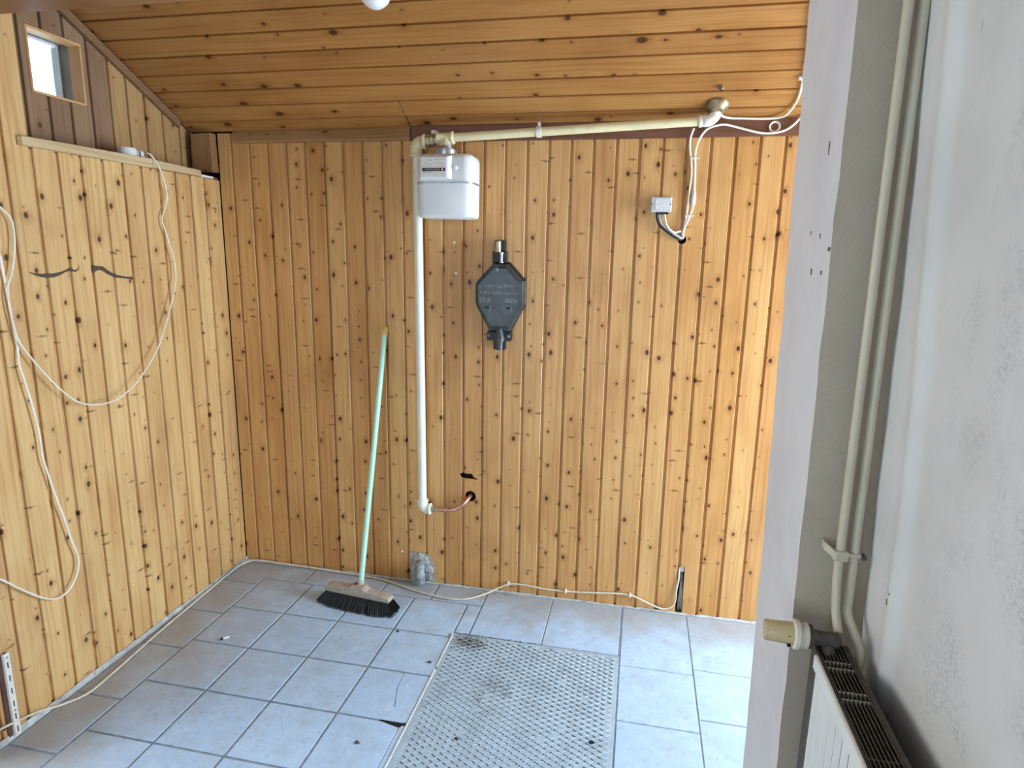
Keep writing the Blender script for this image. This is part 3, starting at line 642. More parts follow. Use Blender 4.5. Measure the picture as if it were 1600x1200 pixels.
MB().loft([rr2(mx0-0.003, mx1+0.003, my0-0.003, my1+0.003, 0.038, 1.838), rr2(mx0-0.003, mx1+0.003, my0-0.003, my1+0.003, 0.038, 1.844)]).build('seam_flange', 'zinc', mt)
up_ = MB(); up_.loft([rr2(mx0, mx1, my0, my1, 0.036, 1.844), rr2(mx0, mx1, my0, my1, 0.036, 1.930), rr2(mx0+0.004, mx1-0.004, my0+0.006, my1-0.004, 0.034, 1.944), rr2(mx0+0.012, mx1-0.014, my0+0.020, my1-0.012, 0.028, 1.953), rr2(mx0+0.03, mx1-0.034, my0+0.05, my1-0.03, 0.02, 1.956)])
up_.build('upper_case', 'meter_white', mt, smooth=True)
lp = MB(); lp.hexa([(1.030, -0.186, 1.858), (1.142, -0.186, 1.858), (1.158, -0.168, 1.852), (1.018, -0.168, 1.852), (1.030, -0.183, 1.938), (1.142, -0.183, 1.938), (1.158, -0.168, 1.944), (1.018, -0.168, 1.944)])
lab = lp.build('index_housing', 'meter_white', mt, bevel=0.002)
MB().hexa([(1.036, -0.1874, 1.862), (1.137, -0.1874, 1.862), (1.137, -0.185, 1.862), (1.036, -0.185, 1.862), (1.036, -0.1848, 1.934), (1.137, -0.1848, 1.934), (1.137, -0.182, 1.934), (1.036, -0.182, 1.934)]).build('label_plate', 'meter_label', mt)
fy = lambda z: -0.1874 + (z-1.862)*0.0026/0.072
def strip(x0, x1, z0, z1, m, nm, par, e=0.0006): return MB().hexa([(x0, fy(z0)-e, z0), (x1, fy(z0)-e, z0), (x1, fy(z0)+.001, z0), (x0, fy(z0)+.001, z0), (x0, fy(z1)-e, z1), (x1, fy(z1)-e, z1), (x1, fy(z1)+.001, z1), (x0, fy(z1)+.001, z1)]).build(nm, m, par)
cw = strip(1.040, 1.134, 1.883, 1.8945, 'counter_dark', 'counter_window', mt, 0.0010)
for k in range(8): strip(1.052+0.008*k, 1.0555+0.008*k, 1.8865, 1.8915, 'print_grey', 'counter_digit', cw, 0.0014)
strip(1.118, 1.127, 1.8865, 1.8915, 'meter_label', 'counter_digit', cw, 0.0014)
for a, b, z in ((1.062, 1.080, 1.9235), (1.086, 1.129, 1.926), (1.092, 1.106, 1.911), (1.110, 1.127, 1.9125), (1.112, 1.118, 1.9035), (1.046, 1.055, 1.915), (1.060, 1.072, 1.909)): strip(a, b, z, z+0.0016, 'print_grey', 'printed_line', mt, 0.0005)
strip(1.040, 1.078, 1.8775, 1.8805, 'print_grey', 'printed_line', mt, 0.0005)
MB().lathe([(0.0075, 0), (0.0085, 0.002), (0.007, 0.005), (0.0, 0.006)], (1.172, -0.1695, 1.898), (0.1, -1, 0), 14).build('seal_screw', 'lamp_white', mt, smooth=True)
cn = MB(); cn.lathe([(0.044, -0.004), (0.046, 0.0), (0.046, 0.022), (0.040, 0.026), (0.030, 0.028)], (1.104, -0.080, 1.954), (0, 0.05, 1), 28)
cn.build('connection_nut', 'zinc', mt, smooth=True)
MB().lathe([(0.025, 0), (0.025, 0.020)], (1.104, -0.078, 1.978), (0, 0.15, 1), 20).build('connection_neck', 'zinc', mt, smooth=True)

# ------------------------------------------------------------------ cast-iron service fuse box
fb = thing('service_fuse_box', (1.328, -0.03, 1.16), 'dark cast-iron octagonal fuse box with raised lettering screwed to the pine wall', 'fuse box')
HEX = [(1.298, 1.527), (1.362, 1.527), (1.429, 1.456), (1.431, 1.362), (1.371, 1.244), (1.285, 1.244), (1.224, 1.358), (1.223, 1.444)]
cxh, czh = 1.327, 1.392
def sc(k, P=HEX): return [(cxh+(u-cxh)*k, czh+(v-czh)*k) for u, v in P]
def ringh(k, y): return [(u, y, v) for u, v in sc(k)]
MB().loft([ringh(1.05, -0.0015), ringh(1.05, -0.012), ringh(1.0, -0.016), ringh(1.0, -0.030)]).build('base_shell', 'black_rubber', fb)
bd = MB(); bd.loft([ringh(0.985, -0.030), ringh(1.0, -0.034), ringh(1.0, -0.046), ringh(0.955, -0.049), ringh(0.945, -0.0465), ringh(0.925, -0.0465), ringh(0.90, -0.053), ringh(0.865, -0.055), ringh(0.855, -0.0525)])
cover = bd.build('cover', 'cast_iron', fb)
MB().lathe([(0.008, 0), (0.0085, 0.004), (0.004, 0.0045), (0.004, 0.001)], (1.318, -0.0525, 1.503), (0, -1, 0), 14).build('cover_screw', 'cast_relief', fb, smooth=True)
def text(txt, x, z, size, y, parent, name='cast_lettering'):
    c = bpy.data.curves.new('t', 'FONT'); c.body = txt; c.size = size; c.extrude = 0.0008; c.align_x = 'CENTER'
    o = bpy.data.objects.new('t', c); COL.objects.link(o); bpy.context.view_layer.update()
    me = bpy.data.meshes.new_from_object(o.evaluated_get(bpy.context.evaluated_depsgraph_get())); bpy.data.objects.remove(o)
    me.transform(Matrix.Rotation(R90, 4, 'X')); off = parent['_o']
    me.transform(Matrix.Translation((x-off[0], y-off[1], z-off[2]))); me.materials.clear(); me.materials.append(M['cast_relief'])
    ob = bpy.data.objects.new(name, me); COL.objects.link(ob); ob.parent = parent; return ob
text('30 A', 1.266, 1.366, 0.026, -0.0535, fb); text('500V', 1.380, 1.366, 0.026, -0.0535, fb)
# worn cast lettering above, no longer legible: short raised strokes in two rows
random.seed(5); st = MB()
for row, (zz, xa, xb) in enumerate(((1.428, 1.268, 1.392), (1.400, 1.246, 1.410))):
    x = xa
    while x < xb:
        h = random.uniform(0.010, 0.017); lean = random.uniform(-0.004, 0.004); ww = 0.0022
        st.hexa([(x, -0.0540, zz), (x+ww, -0.0540, zz), (x+ww, -0.052, zz), (x, -0.052, zz), (x+lean, -0.0540, zz+h), (x+lean+ww, -0.0540, zz+h), (x+lean+ww, -0.052, zz+h), (x+lean, -0.052, zz+h)])
        if random.random() < 0.45: z2 = zz+random.choice((0.0, h*0.5, h-0.002)); st.box(x, x+0.007, -0.0540, -0.052, z2, z2+0.002)
        x += random.uniform(0.006, 0.011)
st.build('worn_lettering', 'cast_relief', fb)
for x in (1.281, 1.373):
    MB().box(x-0.012, x+0.004, -0.0555, -0.052, 1.340, 1.346).build('cast_slot', 'black_hole', fb); MB().box(x+0.006, x+0.009, -0.0560, -0.052, 1.328, 1.350).build('cast_rib', 'cast_relief', fb)
nk = MB(); nk.box(1.292, 1.352, -0.034, -0.002, 1.530, 1.580); nk.box(1.300, 1.345, -0.030, -0.002, 1.580, 1.624)
nk.build('cable_entry', 'black_rubber', fb, bevel=0.004)
MB().lathe([(0.014, 0), (0.012, 0.03), (0.013, 0.045)], (1.316, -0.030, 1.575), (0, 0, 1), 14).build('cable_sheath', 'brass_old', fb, smooth=True)
MB().lathe([(0.010, 0), (0.010, 0.004), (0.006, 0.005), (0.006, 0.034), (0.009, 0.035), (0.009, 0.043)], (1.334, -0.046, 1.531), (0, 0, 1), 12).build('clamp_bolt', 'zinc', fb, smooth=True)
lg = MB(); lg.box(1.272, 1.378, -0.036, -0.002, 1.200, 1.240); lg.box(1.300, 1.352, -0.026, -0.002, 1.160, 1.200)
lg.build('lower_flange', 'black_rubber', fb, bevel=0.003)
MB().lathe([(0.007, 0.02), (0.014, 0.0), (0.020, -0.026), (0.024, -0.036), (0.024, -0.048), (0.018, -0.050), (0.016, -0.088)], (1.329, -0.040, 1.250), (0, 0, 1), 18).build('outlet_spout', 'cast_iron', fb, smooth=True)
for x in (1.282, 1.368): MB().lathe([(0.007, 0), (0.007, 0.005), (0.003, 0.007)], (x, -0.036, 1.222), (0, -1, 0), 6).build('flange_bolt', 'cast_relief', fb)

# ------------------------------------------------------------------ junction box and its cables
jb = thing('junction_box', (1.974, -0.02, 1.741), 'small grey junction box with a pale sticker on the right of the pine wall', 'junction box')
MB().box(1.934, 2.014, -0.040, -0.001, 1.741, 1.799).build('housing', 'box_grey', jb, bevel=0.005, seg=3)
MB().box(1.951, 2.005, -0.0412, -0.039, 1.748, 1.792).build('sticker', 'sticker', jb)
for x in (1.9395, 2.0095): MB().lathe([(0.0028, 0), (0.0028, 0.0015)], (x, -0.0395, 1.770), (0, -1, 0), 8).build('lid_screw', 'counter_dark', jb)
MB().box(1.954, 2.003, -0.034, -0.006, 1.733, 1.742).build('cable_glands', 'black_rubber', jb, bevel=0.002)
def cable(name, pts, r, mat, label, cat='cable', parent=None, k=5, group=None):
    mb = MB().tube(smooth_path(pts, k), r, 8)
    o = mb.build(name, mat, parent, smooth=True)
    if not parent: tag(o, label, cat, group)
    return o
cable('power_cable', [(1.960, -0.022, 1.736), (1.961, -0.025, 1.718), (1.973, -0.024, 1.691), (2.004, -0.020, 1.666), (2.034, -0.014, 1.647), (2.056, -0.004, 1.637), (2.064, 0.03, 1.634)], 0.0046, 'black_rubber', 'black cable curving from the grey junction box into the wall hole')
cable('grey_cable', [(1.969, -0.018, 1.736), (1.971, -0.019, 1.716), (1.982, -0.018, 1.694), (2.010, -0.014, 1.672), (2.040, -0.010, 1.653), (2.060, -0.002, 1.643), (2.066, 0.03, 1.641)], 0.0042, 'box_grey', 'thin grey cable lying against the black one below the junction box')
cable('white_cable', [(1.989, -0.020, 1.736), (1.991, -0.022, 1.722), (1.998, -0.022, 1.696), (2.014, -0.020, 1.674), (2.032, -0.016, 1.664), (2.048, -0.012, 1.668), (2.058, -0.006, 1.668), (2.062, 0.03, 1.650)], 0.0042, 'cable_white', 'white cable looping in a small U below the junction box')
CA = [(2.078, -0.030, 2.052), (2.068, -0.022, 2.02), (2.069, -0.012, 1.98), (2.076, -0.008, 1.945), (2.082, -0.008, 1.89), (2.079, -0.008, 1.831), (2.076, -0.008, 1.758), (2.074, -0.008, 1.721), (2.067, -0.007, 1.68), (2.063, 0.0, 1.652), (2.063, 0.03, 1.645)]
cable('white_cable', CA, 0.0040, 'cable_white', 'white cable hanging straight from behind the gas pipe, left strand of the pair')
CB = [(2.068, 0.03, 1.640), (2.068, -0.004, 1.647), (2.066, -0.012, 1.667), (2.075, -0.010, 1.697), (2.089, -0.008, 1.734), (2.096, -0.009, 1.765), (2.097, -0.009, 1.818), (2.094, -0.008, 1.914), (2.091, -0.008, 1.945), (2.092, -0.010, 1.98), (2.104, -0.018, 2.019), (2.127, -0.021, 2.049), (2.162, -0.021, 2.062), (2.197, -0.020, 2.064), (2.256, -0.020, 2.049), (2.315, -0.020, 2.034), (2.36, -0.020, 2.031), (2.405, -0.020, 2.039), (2.437, -0.021, 2.059), (2.456, -0.024, 2.080), (2.478, -0.030, 2.088), (2.60, -0.035, 2.090)]
wc = thing('white_cable', (2.097, -0.009, 1.64), 'white cable with a thick sleeve running from the pier to the wall hole', 'cable')
MB().tube(smooth_path(CB, 5), 0.0042, 8).build('cable_run', 'cable_white', wc, smooth=True)
MB().lathe([(0.0045, 0), (0.0078, 0.010), (0.0085, 0.030), (0.0075, 0.048), (0.0045, 0.058)], (2.0965, -0.0095, 1.765), (0.01, 0, 1), 12).build('splice_sleeve', 'plastic_white', wc, smooth=True)
for (x, z) in ((2.093, 1.945), (2.087, 1.728)):
    MB().box(x-0.018, x+0.014, -0.015, -0.0125, z-0.003, z+0.003).lathe([(0.0035, 0), (0.0035, 0.006)], (x+0.012, -0.011, z), (0, -1, 0), 8).lathe([(0.0035, 0), (0.0035, 0.006)], (x-0.004, -0.011, z), (0, -1, 0), 8).build('cable_clip', 'plastic_white', wc)
def con(x, y, e=0.008): return (x, y, ZC - SL*y - e)
CC = [(2.172, -0.060, 2.090), (2.188, -0.036, 2.088), (2.215, -0.026, 2.086), (2.252, -0.024, 2.085), (2.321, -0.024, 2.082), (2.372, -0.027, 2.083), (2.402, -0.046, 2.089), con(2.420, -0.085), con(2.424, -0.130), con(2.418, -0.190), con(2.402, -0.284), con(2.385, -0.369), con(2.36, -0.5)]
wc2 = thing('white_cable', (2.18, -0.02, 2.09), 'white cable leaving the end elbow and climbing onto the ceiling by the pier', 'cable')
MB().tube(smooth_path(CC, 5), 0.0042, 8).build('cable_run', 'cable_white', wc2, smooth=True)
_p = con(2.414, -0.205, 0.010); MB().box(_p[0]-0.012, _p[0]+0.007, _p[1]-0.004, _p[1]+0.004, _p[2]-0.005, _p[2]+0.008).build('cable_clip', 'plastic_white', wc2, bevel=0.001)
gr = MB(); _pr = [(0.021, -0.0142), (0.021, -0.018), (0.0185, -0.0205), (0.015, -0.018), (0.0135, -0.0142), (0.021, -0.0142)]
gr.loft([[(2.371 + r*math.cos(2*math.pi*k/24), y, 2.054 + r*math.sin(2*math.pi*k/24)) for k in range(24)] for r, y in _pr], cap=False)
gm = tag(gr.build('pipe_grommet', 'cable_old', smooth=True), 'pale ring-shaped grommet in the dark board beside the pier', 'grommet')
# a wall plug left in the ceiling above the end elbow
cpg = con(2.153, -0.169, 0.0)
tag(MB().lathe([(0.009, -0.004), (0.009, 0.012), (0.006, 0.016), (0.005, 0.010), (0.004, 0.004)], cpg, (0, -0.447, -0.894), 12).build('wall_plug', 'brass_dark', smooth=True), 'small metal plug sticking out of the ceiling above the pipe end', 'wall plug')
for (x, z, l) in ((1.115, 1.612, 'small white plug in the pine wall left above the fuse box'), (1.123, 1.482, 'small white plug in the pine wall left of the fuse box lettering'), (0.852, 0.146, 'small white plug in the pine wall low beside the cement patch')):
    tag(MB().lathe([(0.0055, -0.002), (0.0055, 0.002), (0.003, 0.003)], (x, 0, z), (0, -1, 0), 10).build('wall_plug', 'plastic_white', smooth=True), l, 'wall plug')

# ------------------------------------------------------------------ broom
br = thing('broom', (0.745, -0.262, 0.0), 'push broom with mint green handle and black bristles leaning on the back wall', 'broom')
hb, ht = Vector((0.745, -0.240, 0.080)), Vector((0.797, -0.016, 1.236)); hd = (ht-hb)
MB().tube([hb - hd*0.01, hb + hd*0.5, hb + hd*0.975], 0.0122, 14).build('handle', 'mint_plastic', br, smooth=True)
MB().tube([hb + hd*0.97, hb + hd*0.99, hb + hd*0.998, hb + hd*1.003], [0.0135, 0.0135, 0.011, 0.006], 14).build('handle_cap', 'yellow_cap', br, smooth=True)
ca_, sa_ = math.cos(math.radians(-7)), math.sin(math.radians(-7))
def bl(u, v, z): return (0.745 + u*ca_ - v*sa_, -0.262 + u*sa_ + v*ca_, z)
prof = [(-0.160, 0.045), (-0.168, 0.062), (-0.160, 0.074), (-0.140, 0.079), (-0.055, 0.082), (-0.030, 0.093), (0.028, 0.093), (0.050, 0.081), (0.140, 0.073), (0.160, 0.068), (0.166, 0.058), (0.160, 0.045)]
MB().prism(prof, lambda u, z, v: bl(u, v, z), -0.022, 0.024).build('head_block', 'broom_wood', br, bevel=0.004)
MB().lathe([(0.017, 0), (0.016, 0.018), (0.0145, 0.022)], hb + Vector((0, 0, 0.005)), hd, 14).build('handle_socket', 'broom_wood', br, smooth=True)
MB().box(0.722, 0.736, -0.262, -0.238, 0.090, 0.098).build('socket_plug', 'dark_red', br, bevel=0.003)
random.seed(21); bs = MB()
NU, NV = 30, 6
for i in range(NU):
    for j in range(NV):
        u = -0.155 + 0.310*i/(NU-1); v = -0.024 + 0.048*j/(NV-1)
        for k in range(10):
            du, dv = random.uniform(-0.005, 0.005), random.uniform(-0.005, 0.005)
            fu = u*1.20 + du*2.0 + random.uniform(-0.002, 0.002); fv = (v*2.2 - 0.012)*(1-0.35*(abs(u)/0.155)**4) + dv*2 + random.uniform(-0.002, 0.002)
            zb = random.uniform(0.0005, 0.006); p = Vector(bl(u+du*0.3, v+dv*0.3, 0.050)); m_ = Vector(bl(u+(fu-u)*0.55, v+(fv-v)*0.55, 0.027)); q = Vector(bl(fu, fv, zb))
            bs.tube([p, m_, q], [0.0027, 0.0026, 0.0018], 3)
b_o = bs.build('bristles', 'bristle', br); b_o['kind'] = 'stuff'

# ------------------------------------------------------------------ cables on the left wall and the floor
LOOP1 = [(0.010, -0.440, 1.925), (0.020, -0.428, 1.915), (0.024, -0.392, 1.863), (0.020, -0.366, 1.787), (0.018, -0.373, 1.737), (0.018, -0.401, 1.68), (0.020, -0.385, 1.611), (0.022, -0.367, 1.548), (0.024, -0.359, 1.47), (0.026, -0.374, 1.41), (0.028, -0.414, 1.324), (0.03, -0.46, 1.242), (0.034, -0.511, 1.17), (0.038, -0.58, 1.104), (0.042, -0.651, 1.054), (0.044, -0.715, 1.025), (0.044, -0.775, 1.012), (0.042, -0.844, 1.018), (0.040, -0.898, 1.039), (0.038, -0.938, 1.073), (0.034, -0.979, 1.123), (0.03, -1.017, 1.179), (0.026, -1.043, 1.224), (0.022, -1.065, 1.268), (0.018, -1.072, 1.319), (0.018, -1.078, 1.379), (0.018, -1.075, 1.437), (0.018, -1.054, 1.485), (0.02, -1.038, 1.552), (0.02, -1.032, 1.61), (0.02, -1.038, 1.647), (0.02, -1.069, 1.679), (0.018, -1.121, 1.714), (0.012, -1.22, 1.77), (0.006, -1.33, 1.81)]
cable('hanging_cable', LOOP1, 0.0027, 'cable_white', 'white cable hanging in one wide loop from the socket on the ledge')
LOOP2 = [(0.006, -1.33, 1.78), (0.012, -1.20, 1.69), (0.014, -1.131, 1.606), (0.012, -1.084, 1.542), (0.010, -1.076, 1.494), (0.008, -1.072, 1.437), (0.008, -1.068, 1.358), (0.010, -1.064, 1.258), (0.014, -1.069, 1.197), (0.018, -1.061, 1.134), (0.018, -1.047, 1.047), (0.018, -1.038, 0.959), (0.018, -1.037, 0.882), (0.018, -1.027, 0.823), (0.018, -1.014, 0.751), (0.018, -0.991, 0.649), (0.018, -0.974, 0.558), (0.018, -0.957, 0.489), (0.018, -0.964, 0.444), (0.018, -0.987, 0.407), (0.018, -1.016, 0.386), (0.018, -1.054, 0.383), (0.018, -1.098, 0.408), (0.018, -1.138, 0.447), (0.018, -1.185, 0.498), (0.016, -1.23, 0.549), (0.012, -1.33, 0.63)]
cable('hanging_cable', LOOP2, 0.0031, 'cable_white', 'white cable dangling lowest on the left wall, ending in a small bottom loop')
FC = [(0.012, -1.345, 0.075), (0.010, -1.285, 0.062), (0.012, -1.215, 0.045), (0.016, -1.160, 0.028), (0.034, -1.104, 0.010), (0.068, -1.03, 0.0065), (0.064, -0.912, 0.0065), (0.05, -0.767, 0.0065), (0.037, -0.612, 0.0065), (0.029, -0.446, 0.008), (0.024, -0.263, 0.012), (0.022, -0.185, 0.014), (0.024, -0.108, 0.016), (0.045, -0.046, 0.018), (0.090, -0.024, 0.018), (0.202, -0.020, 0.015), (0.348, -0.021, 0.013), (0.494, -0.027, 0.011), (0.633, -0.032, 0.009), (0.769, -0.042, 0.0065), (0.922, -0.091, 0.0065), (1.043, -0.121, 0.0065), (1.14, -0.132, 0.0065), (1.211, -0.115, 0.0065), (1.278, -0.066, 0.010), (1.330, -0.026, 0.024), (1.387, -0.012, 0.048), (1.463, -0.009, 0.051), (1.554, -0.009, 0.044), (1.658, -0.009, 0.045), (1.775, -0.009, 0.054), (1.876, -0.009, 0.064), (1.948, -0.009, 0.064), (1.991, -0.010, 0.051), (2.048, -0.014, 0.031), (2.091, -0.017, 0.021), (2.127, -0.014, 0.032), (2.144, -0.010, 0.06), (2.146, -0.006, 0.112), (2.152, -0.004, 0.16), (2.153, 0.004, 0.205), (2.155, 0.02, 0.220)]
fcb = thing('floor_cable', (0.03, -0.5, 0.003), 'cream cable lying along the foot of the left and back walls', 'cable')
MB().tube(smooth_path(FC, 6), 0.0040, 8).build('cable_run', 'cable_old', fcb, smooth=True)
for (x, z) in ((1.383, 0.050), (1.654, 0.047), (1.946, 0.066)): MB().box(x-0.004, x+0.004, -0.016, -0.001, z-0.010, z+0.007).lathe([(0.004, 0), (0.004, 0.005)], (x, -0.014, z+0.008), (0, -1, 0), 8).build('cable_clip', 'plastic_white', fcb, bevel=0.001)

# socket on the ledge
sk = thing('socket_box', (-0.035, -0.468, 1.8845), 'round white socket box lying on the ledge of the left wall', 'socket')
MB().lathe([(0.030, 0), (0.033, 0.004), (0.033, 0.046), (0.030, 0.052), (0.010, 0.054)], (-0.034, -0.490, 1.8847), (0, 0, 1), 24).build('box_body', 'plastic_white', sk, smooth=True)
MB().box(-0.05, -0.008, -0.460, -0.432, 1.890, 1.933).build('cable_outlet', 'plastic_white', sk, bevel=0.005)
MB().box(-0.0085, -0.0066, -0.4585, -0.4545, 1.908, 1.930).box(-0.0085, -0.0066, -0.4585, -0.441, 1.906, 1.911).build('dark_slot', 'black_rubber', sk)

# torn black glue streaks on the left wall
def streak(pts, wds, label):
    mb = MB(); n = len(pts); vs = []
    for (y, z), wd in zip(pts, wds): vs += [(0.0002, y, z-wd), (0.0002, y, z+wd), (0.0014, y, z+wd*0.8), (0.0014, y, z-wd*0.8)]
    mb.loft([vs[4*i:4*i+4] for i in range(n)]); return mb
s1 = thing('tar_streak', (0.001, -0.89, 1.47), 'thin curved black tar streak on the left wall boards nearer the camera', 'stain')
streak([(-0.984, 1.482), (-0.965, 1.475), (-0.940, 1.470), (-0.919, 1.469), (-0.895, 1.470), (-0.870, 1.476), (-0.850, 1.484), (-0.838, 1.488), (-0.825, 1.486), (-0.812, 1.481)], (0.0010, 0.0028, 0.0055, 0.0070, 0.0070, 0.0050, 0.0035, 0.0055, 0.0045, 0.002), '').build('smear', 'tar', s1)
streak([(-0.814, 1.482), (-0.804, 1.486), (-0.797, 1.494), (-0.799, 1.503)], (0.003, 0.0025, 0.0025, 0.0015), '').build('smear_tip', 'tar', s1)
streak([(-0.841, 1.470), (-0.839, 1.486)], (0.018, 0.004), '').build('smear_drip', 'tar', s1)
s2 = thing('tar_streak', (0.001, -0.65, 1.45), 'thicker black tar streak on the left wall boards nearer the corner', 'stain')
streak([(-0.742, 1.487), (-0.728, 1.490), (-0.712, 1.491), (-0.697, 1.488), (-0.680, 1.477), (-0.660, 1.467), (-0.640, 1.460), (-0.610, 1.455), (-0.585, 1.452), (-0.566, 1.450)], (0.015, 0.0095, 0.0065, 0.009, 0.0085, 0.0065, 0.006, 0.0045, 0.0045, 0.0075), '').build('smear', 'tar', s2)

# slotted shelf rail low on the left wall
sr = thing('shelf_rail', (0.008, -1.244, 0.006), 'white slotted shelf rail screwed upright low on the left wall', 'shelf rail')
rl = MB().box(0.0125, 0.0145, -1.2535, -1.2345, 0.004, 0.300).build('face_strip', 'rail_white', sr)
MB().box(0.0005, 0.0125, -1.2535, -1.2515, 0.004, 0.300).build('side_web', 'rail_white', sr); MB().box(0.0005, 0.0125, -1.2365, -1.2345, 0.004, 0.300).build('side_web', 'rail_white', sr)
for k in range(6): MB().box(0.0140, 0.0149, -1.2460, -1.2425, 0.018+0.046*k, 0.038+0.046*k).build('slot', 'black_hole', sr)
for z in (0.285, 0.095): MB().lathe([(0.004, 0), (0.003, 0.0015)], (0.0145, -1.244, z), (1, 0, 0), 10).build('screw', 'zinc', sr)
tag(MB().box(0.0005, 0.006, -1.268, -1.2545, 0.004, 0.306).build('rail_shadow', 'shadow_strip', bevel=0.001), 'dark brown strip standing in for the shadow beside the white shelf rail', 'strip')  # dark strip stands in for the shadow next to the rail

# ------------------------------------------------------------------ cement patch with lead stub, slit filling
cp = thing('cement_patch', (0.957, -0.01, 0.0), 'rough grey cement patch at the foot of the back wall with a bent lead stub', 'patch')
random.seed(9)
def lump(cx, cz, rx, rz, y0, dep, n=22, m=6, jag=0.12):
    mb = MB(); ph = [random.uniform(1-jag, 1+jag) for _ in range(n)]; rings = []
    for k in range(m+1):
        t = k/m; s = math.cos(t*R90)**0.6 if k < m else 0.03
        rings.append([(cx + rx*s*ph[i]*math.cos(2*math.pi*i/n)*random.uniform(0.97, 1.03), y0 - dep*math.sin(t*R90)*random.uniform(0.8, 1.1), cz + rz*s*ph[i]*math.sin(2*math.pi*i/n)) for i in range(n)])
    mb.loft(rings); return mb
cpm = MB().prism([(0.893, 0.0), (1.015, 0.0), (1.016, 0.075), (1.010, 0.105), (0.998, 0.128), (0.985, 0.146), (0.955, 0.150), (0.93, 0.149), (0.893, 0.152)], lambda u, v, h: (u, h, v), -0.004, 0.049)
cpm.build('mortar_bed', 'cement', cp)
lump(0.948, 0.090, 0.050, 0.058, -0.003, 0.012).build('mortar_rim', 'cement', cp, smooth=True)
stb = MB(); stb.tube(smooth_path([(0.948, 0.0, 0.105), (0.950, -0.022, 0.095), (0.952, -0.034, 0.070), (0.953, -0.036, 0.040), (0.955, -0.034, 0.012)], 3), [0.020]*3+[0.026]*4+[0.029]*3+[0.026]*3, 10)
stb.build('lead_stub', 'lead_grey', cp, smooth=True)
lump(0.985, 0.060, 0.026, 0.048, -0.003, 0.026, 14, 5, 0.2).build('lead_fold', 'lead_grey', cp, smooth=True)
MB().hexa([(0.915, -0.040, 0.030), (0.930, -0.050, 0.012), (0.945, -0.044, 0.012), (0.930, -0.030, 0.030), (0.905, -0.028, 0.085), (0.920, -0.040, 0.075), (0.940, -0.036, 0.110), (0.925, -0.020, 0.112)]).build('torn_foil', 'zinc', cp)
random.seed(13)
sf = thing('cable_slit', (2.162, 0.0, 0.0), 'narrow black slit with cable ends in the back wall near the pier', 'slit')
MB().box(2.157, 2.175, 0.012, 0.040, 0.195, 0.224).build('cable_end', 'plastic_white', sf, bevel=0.003)
MB().tube([(2.162, 0.02, 0.01), (2.164, 0.012, 0.07), (2.168, 0.016, 0.13), (2.166, 0.03, 0.19)], 0.0065, 8).build('dark_conduit', 'lead_grey', sf, smooth=True)
MB().tube([(2.173, 0.02, 0.01), (2.172, 0.010, 0.09), (2.172, 0.022, 0.15)], 0.003, 8).build('wire', 'box_grey', sf, smooth=True)

# ------------------------------------------------------------------ ceiling lamp
lm = thing('ceiling_lamp', con(1.060, -0.655, 0.0), 'white glass globe lamp fixed to the sloping ceiling at the top of the picture', 'lamp')
nrm = Vector((0, -0.447, -0.894)); o_ = Vector(con(1.060, -0.655, 0.0))
MB().lathe([(0.050, 0), (0.052, 0.004), (0.050, 0.016), (0.036, 0.024), (0.030, 0.036)], o_, nrm, 28).build('lamp_base', 'lamp_white', lm, smooth=True)
MB().lathe([(0.028, 0.032), (0.036, 0.040), (0.046, 0.056), (0.049, 0.076), (0.045, 0.096), (0.034, 0.112), (0.018, 0.121), (0.002, 0.124)], o_, nrm + Vector((0.15, 0, 0)), 28).build('lamp_globe', 'lamp_white', lm, smooth=True)

# ------------------------------------------------------------------ radiator, valve, heating pipes
rd = thing('radiator', (2.335, -1.95, 0.15), 'white ribbed panel radiator with dusty top grille on the right wall', 'radiator')
RX0, RX1, RYA, RYB, RZ0, RZ1 = 2.295, 2.372, -1.452, -2.42, 0.16, 0.80
fp = MB(); n = 27; sec = []
for i in range(n*6+1):
    y = RYA - 0.01 + (RYB - RYA + 0.02)*i/(n*6); sec.append((RX0 + 0.010 - 0.010*(0.0, 0.15, 1.0, 1.0, 0.15, 0.0)[i % 6], y))
poly = sec + [(RX0+0.018, RYB+0.01), (RX0+0.018, RYA-0.01)]
fp.prism(poly, lambda u, v, h: (u, v, h), RZ0+0.03, RZ1-0.03)
fp.build('front_panel', 'radiator_white', rd)
for za, zb_ in ((RZ1-0.032, RZ1-0.001), (RZ0, RZ0+0.03)): MB().box(RX0-0.001, RX0+0.0075, RYB, RYA, za, zb_).build('front_rail', 'radiator_white', rd, bevel=0.004)
RYC = -1.402
MB().box(RX1-0.014, RX1, RYB, RYC, RZ0, RZ1-0.004).build('rear_panel', 'radiator_dust', rd, bevel=0.004)
MB().box(RX0+0.009, RX1-0.012, RYC-0.004, RYC, RZ0+0.01, RZ1-0.002).build('end_cover', 'radiator_dust', rd)
MB().box(RX0+0.017, RX1-0.015, RYB+0.01, RYA-0.02, RZ0+0.02, RZ1-0.06).build('convector_core', 'radiator_inner', rd)
for k in range(8):
    x = RX0 + 0.0120 + 0.0070*k
    MB().box(x, x+0.0020, RYB+0.005, RYC-0.005, RZ1-0.010, RZ1-0.001).build('grille_bar', 'radiator_dust', rd)
MB().box(RX0+0.008, RX0+0.0105, RYB+0.01, RYC-0.004, RZ0+0.02, RZ1-0.002).build('front_liner', 'radiator_dust', rd)
for k, y in enumerate((-1.470, -1.490, -1.560, -1.580, -1.72, -1.84, -1.96, -2.08, -2.2, -2.32)):
    MB().box(RX0+0.013, RX1-0.013, y-0.0018, y+0.0018, RZ1-0.012, RZ1-0.003).build('grille_crossbar', 'radiator_white' if k < 4 else 'radiator_dust', rd)  # first few bars whitened to stand for light reflecting off the dusty grille
vz = 0.822; vy = -1.428
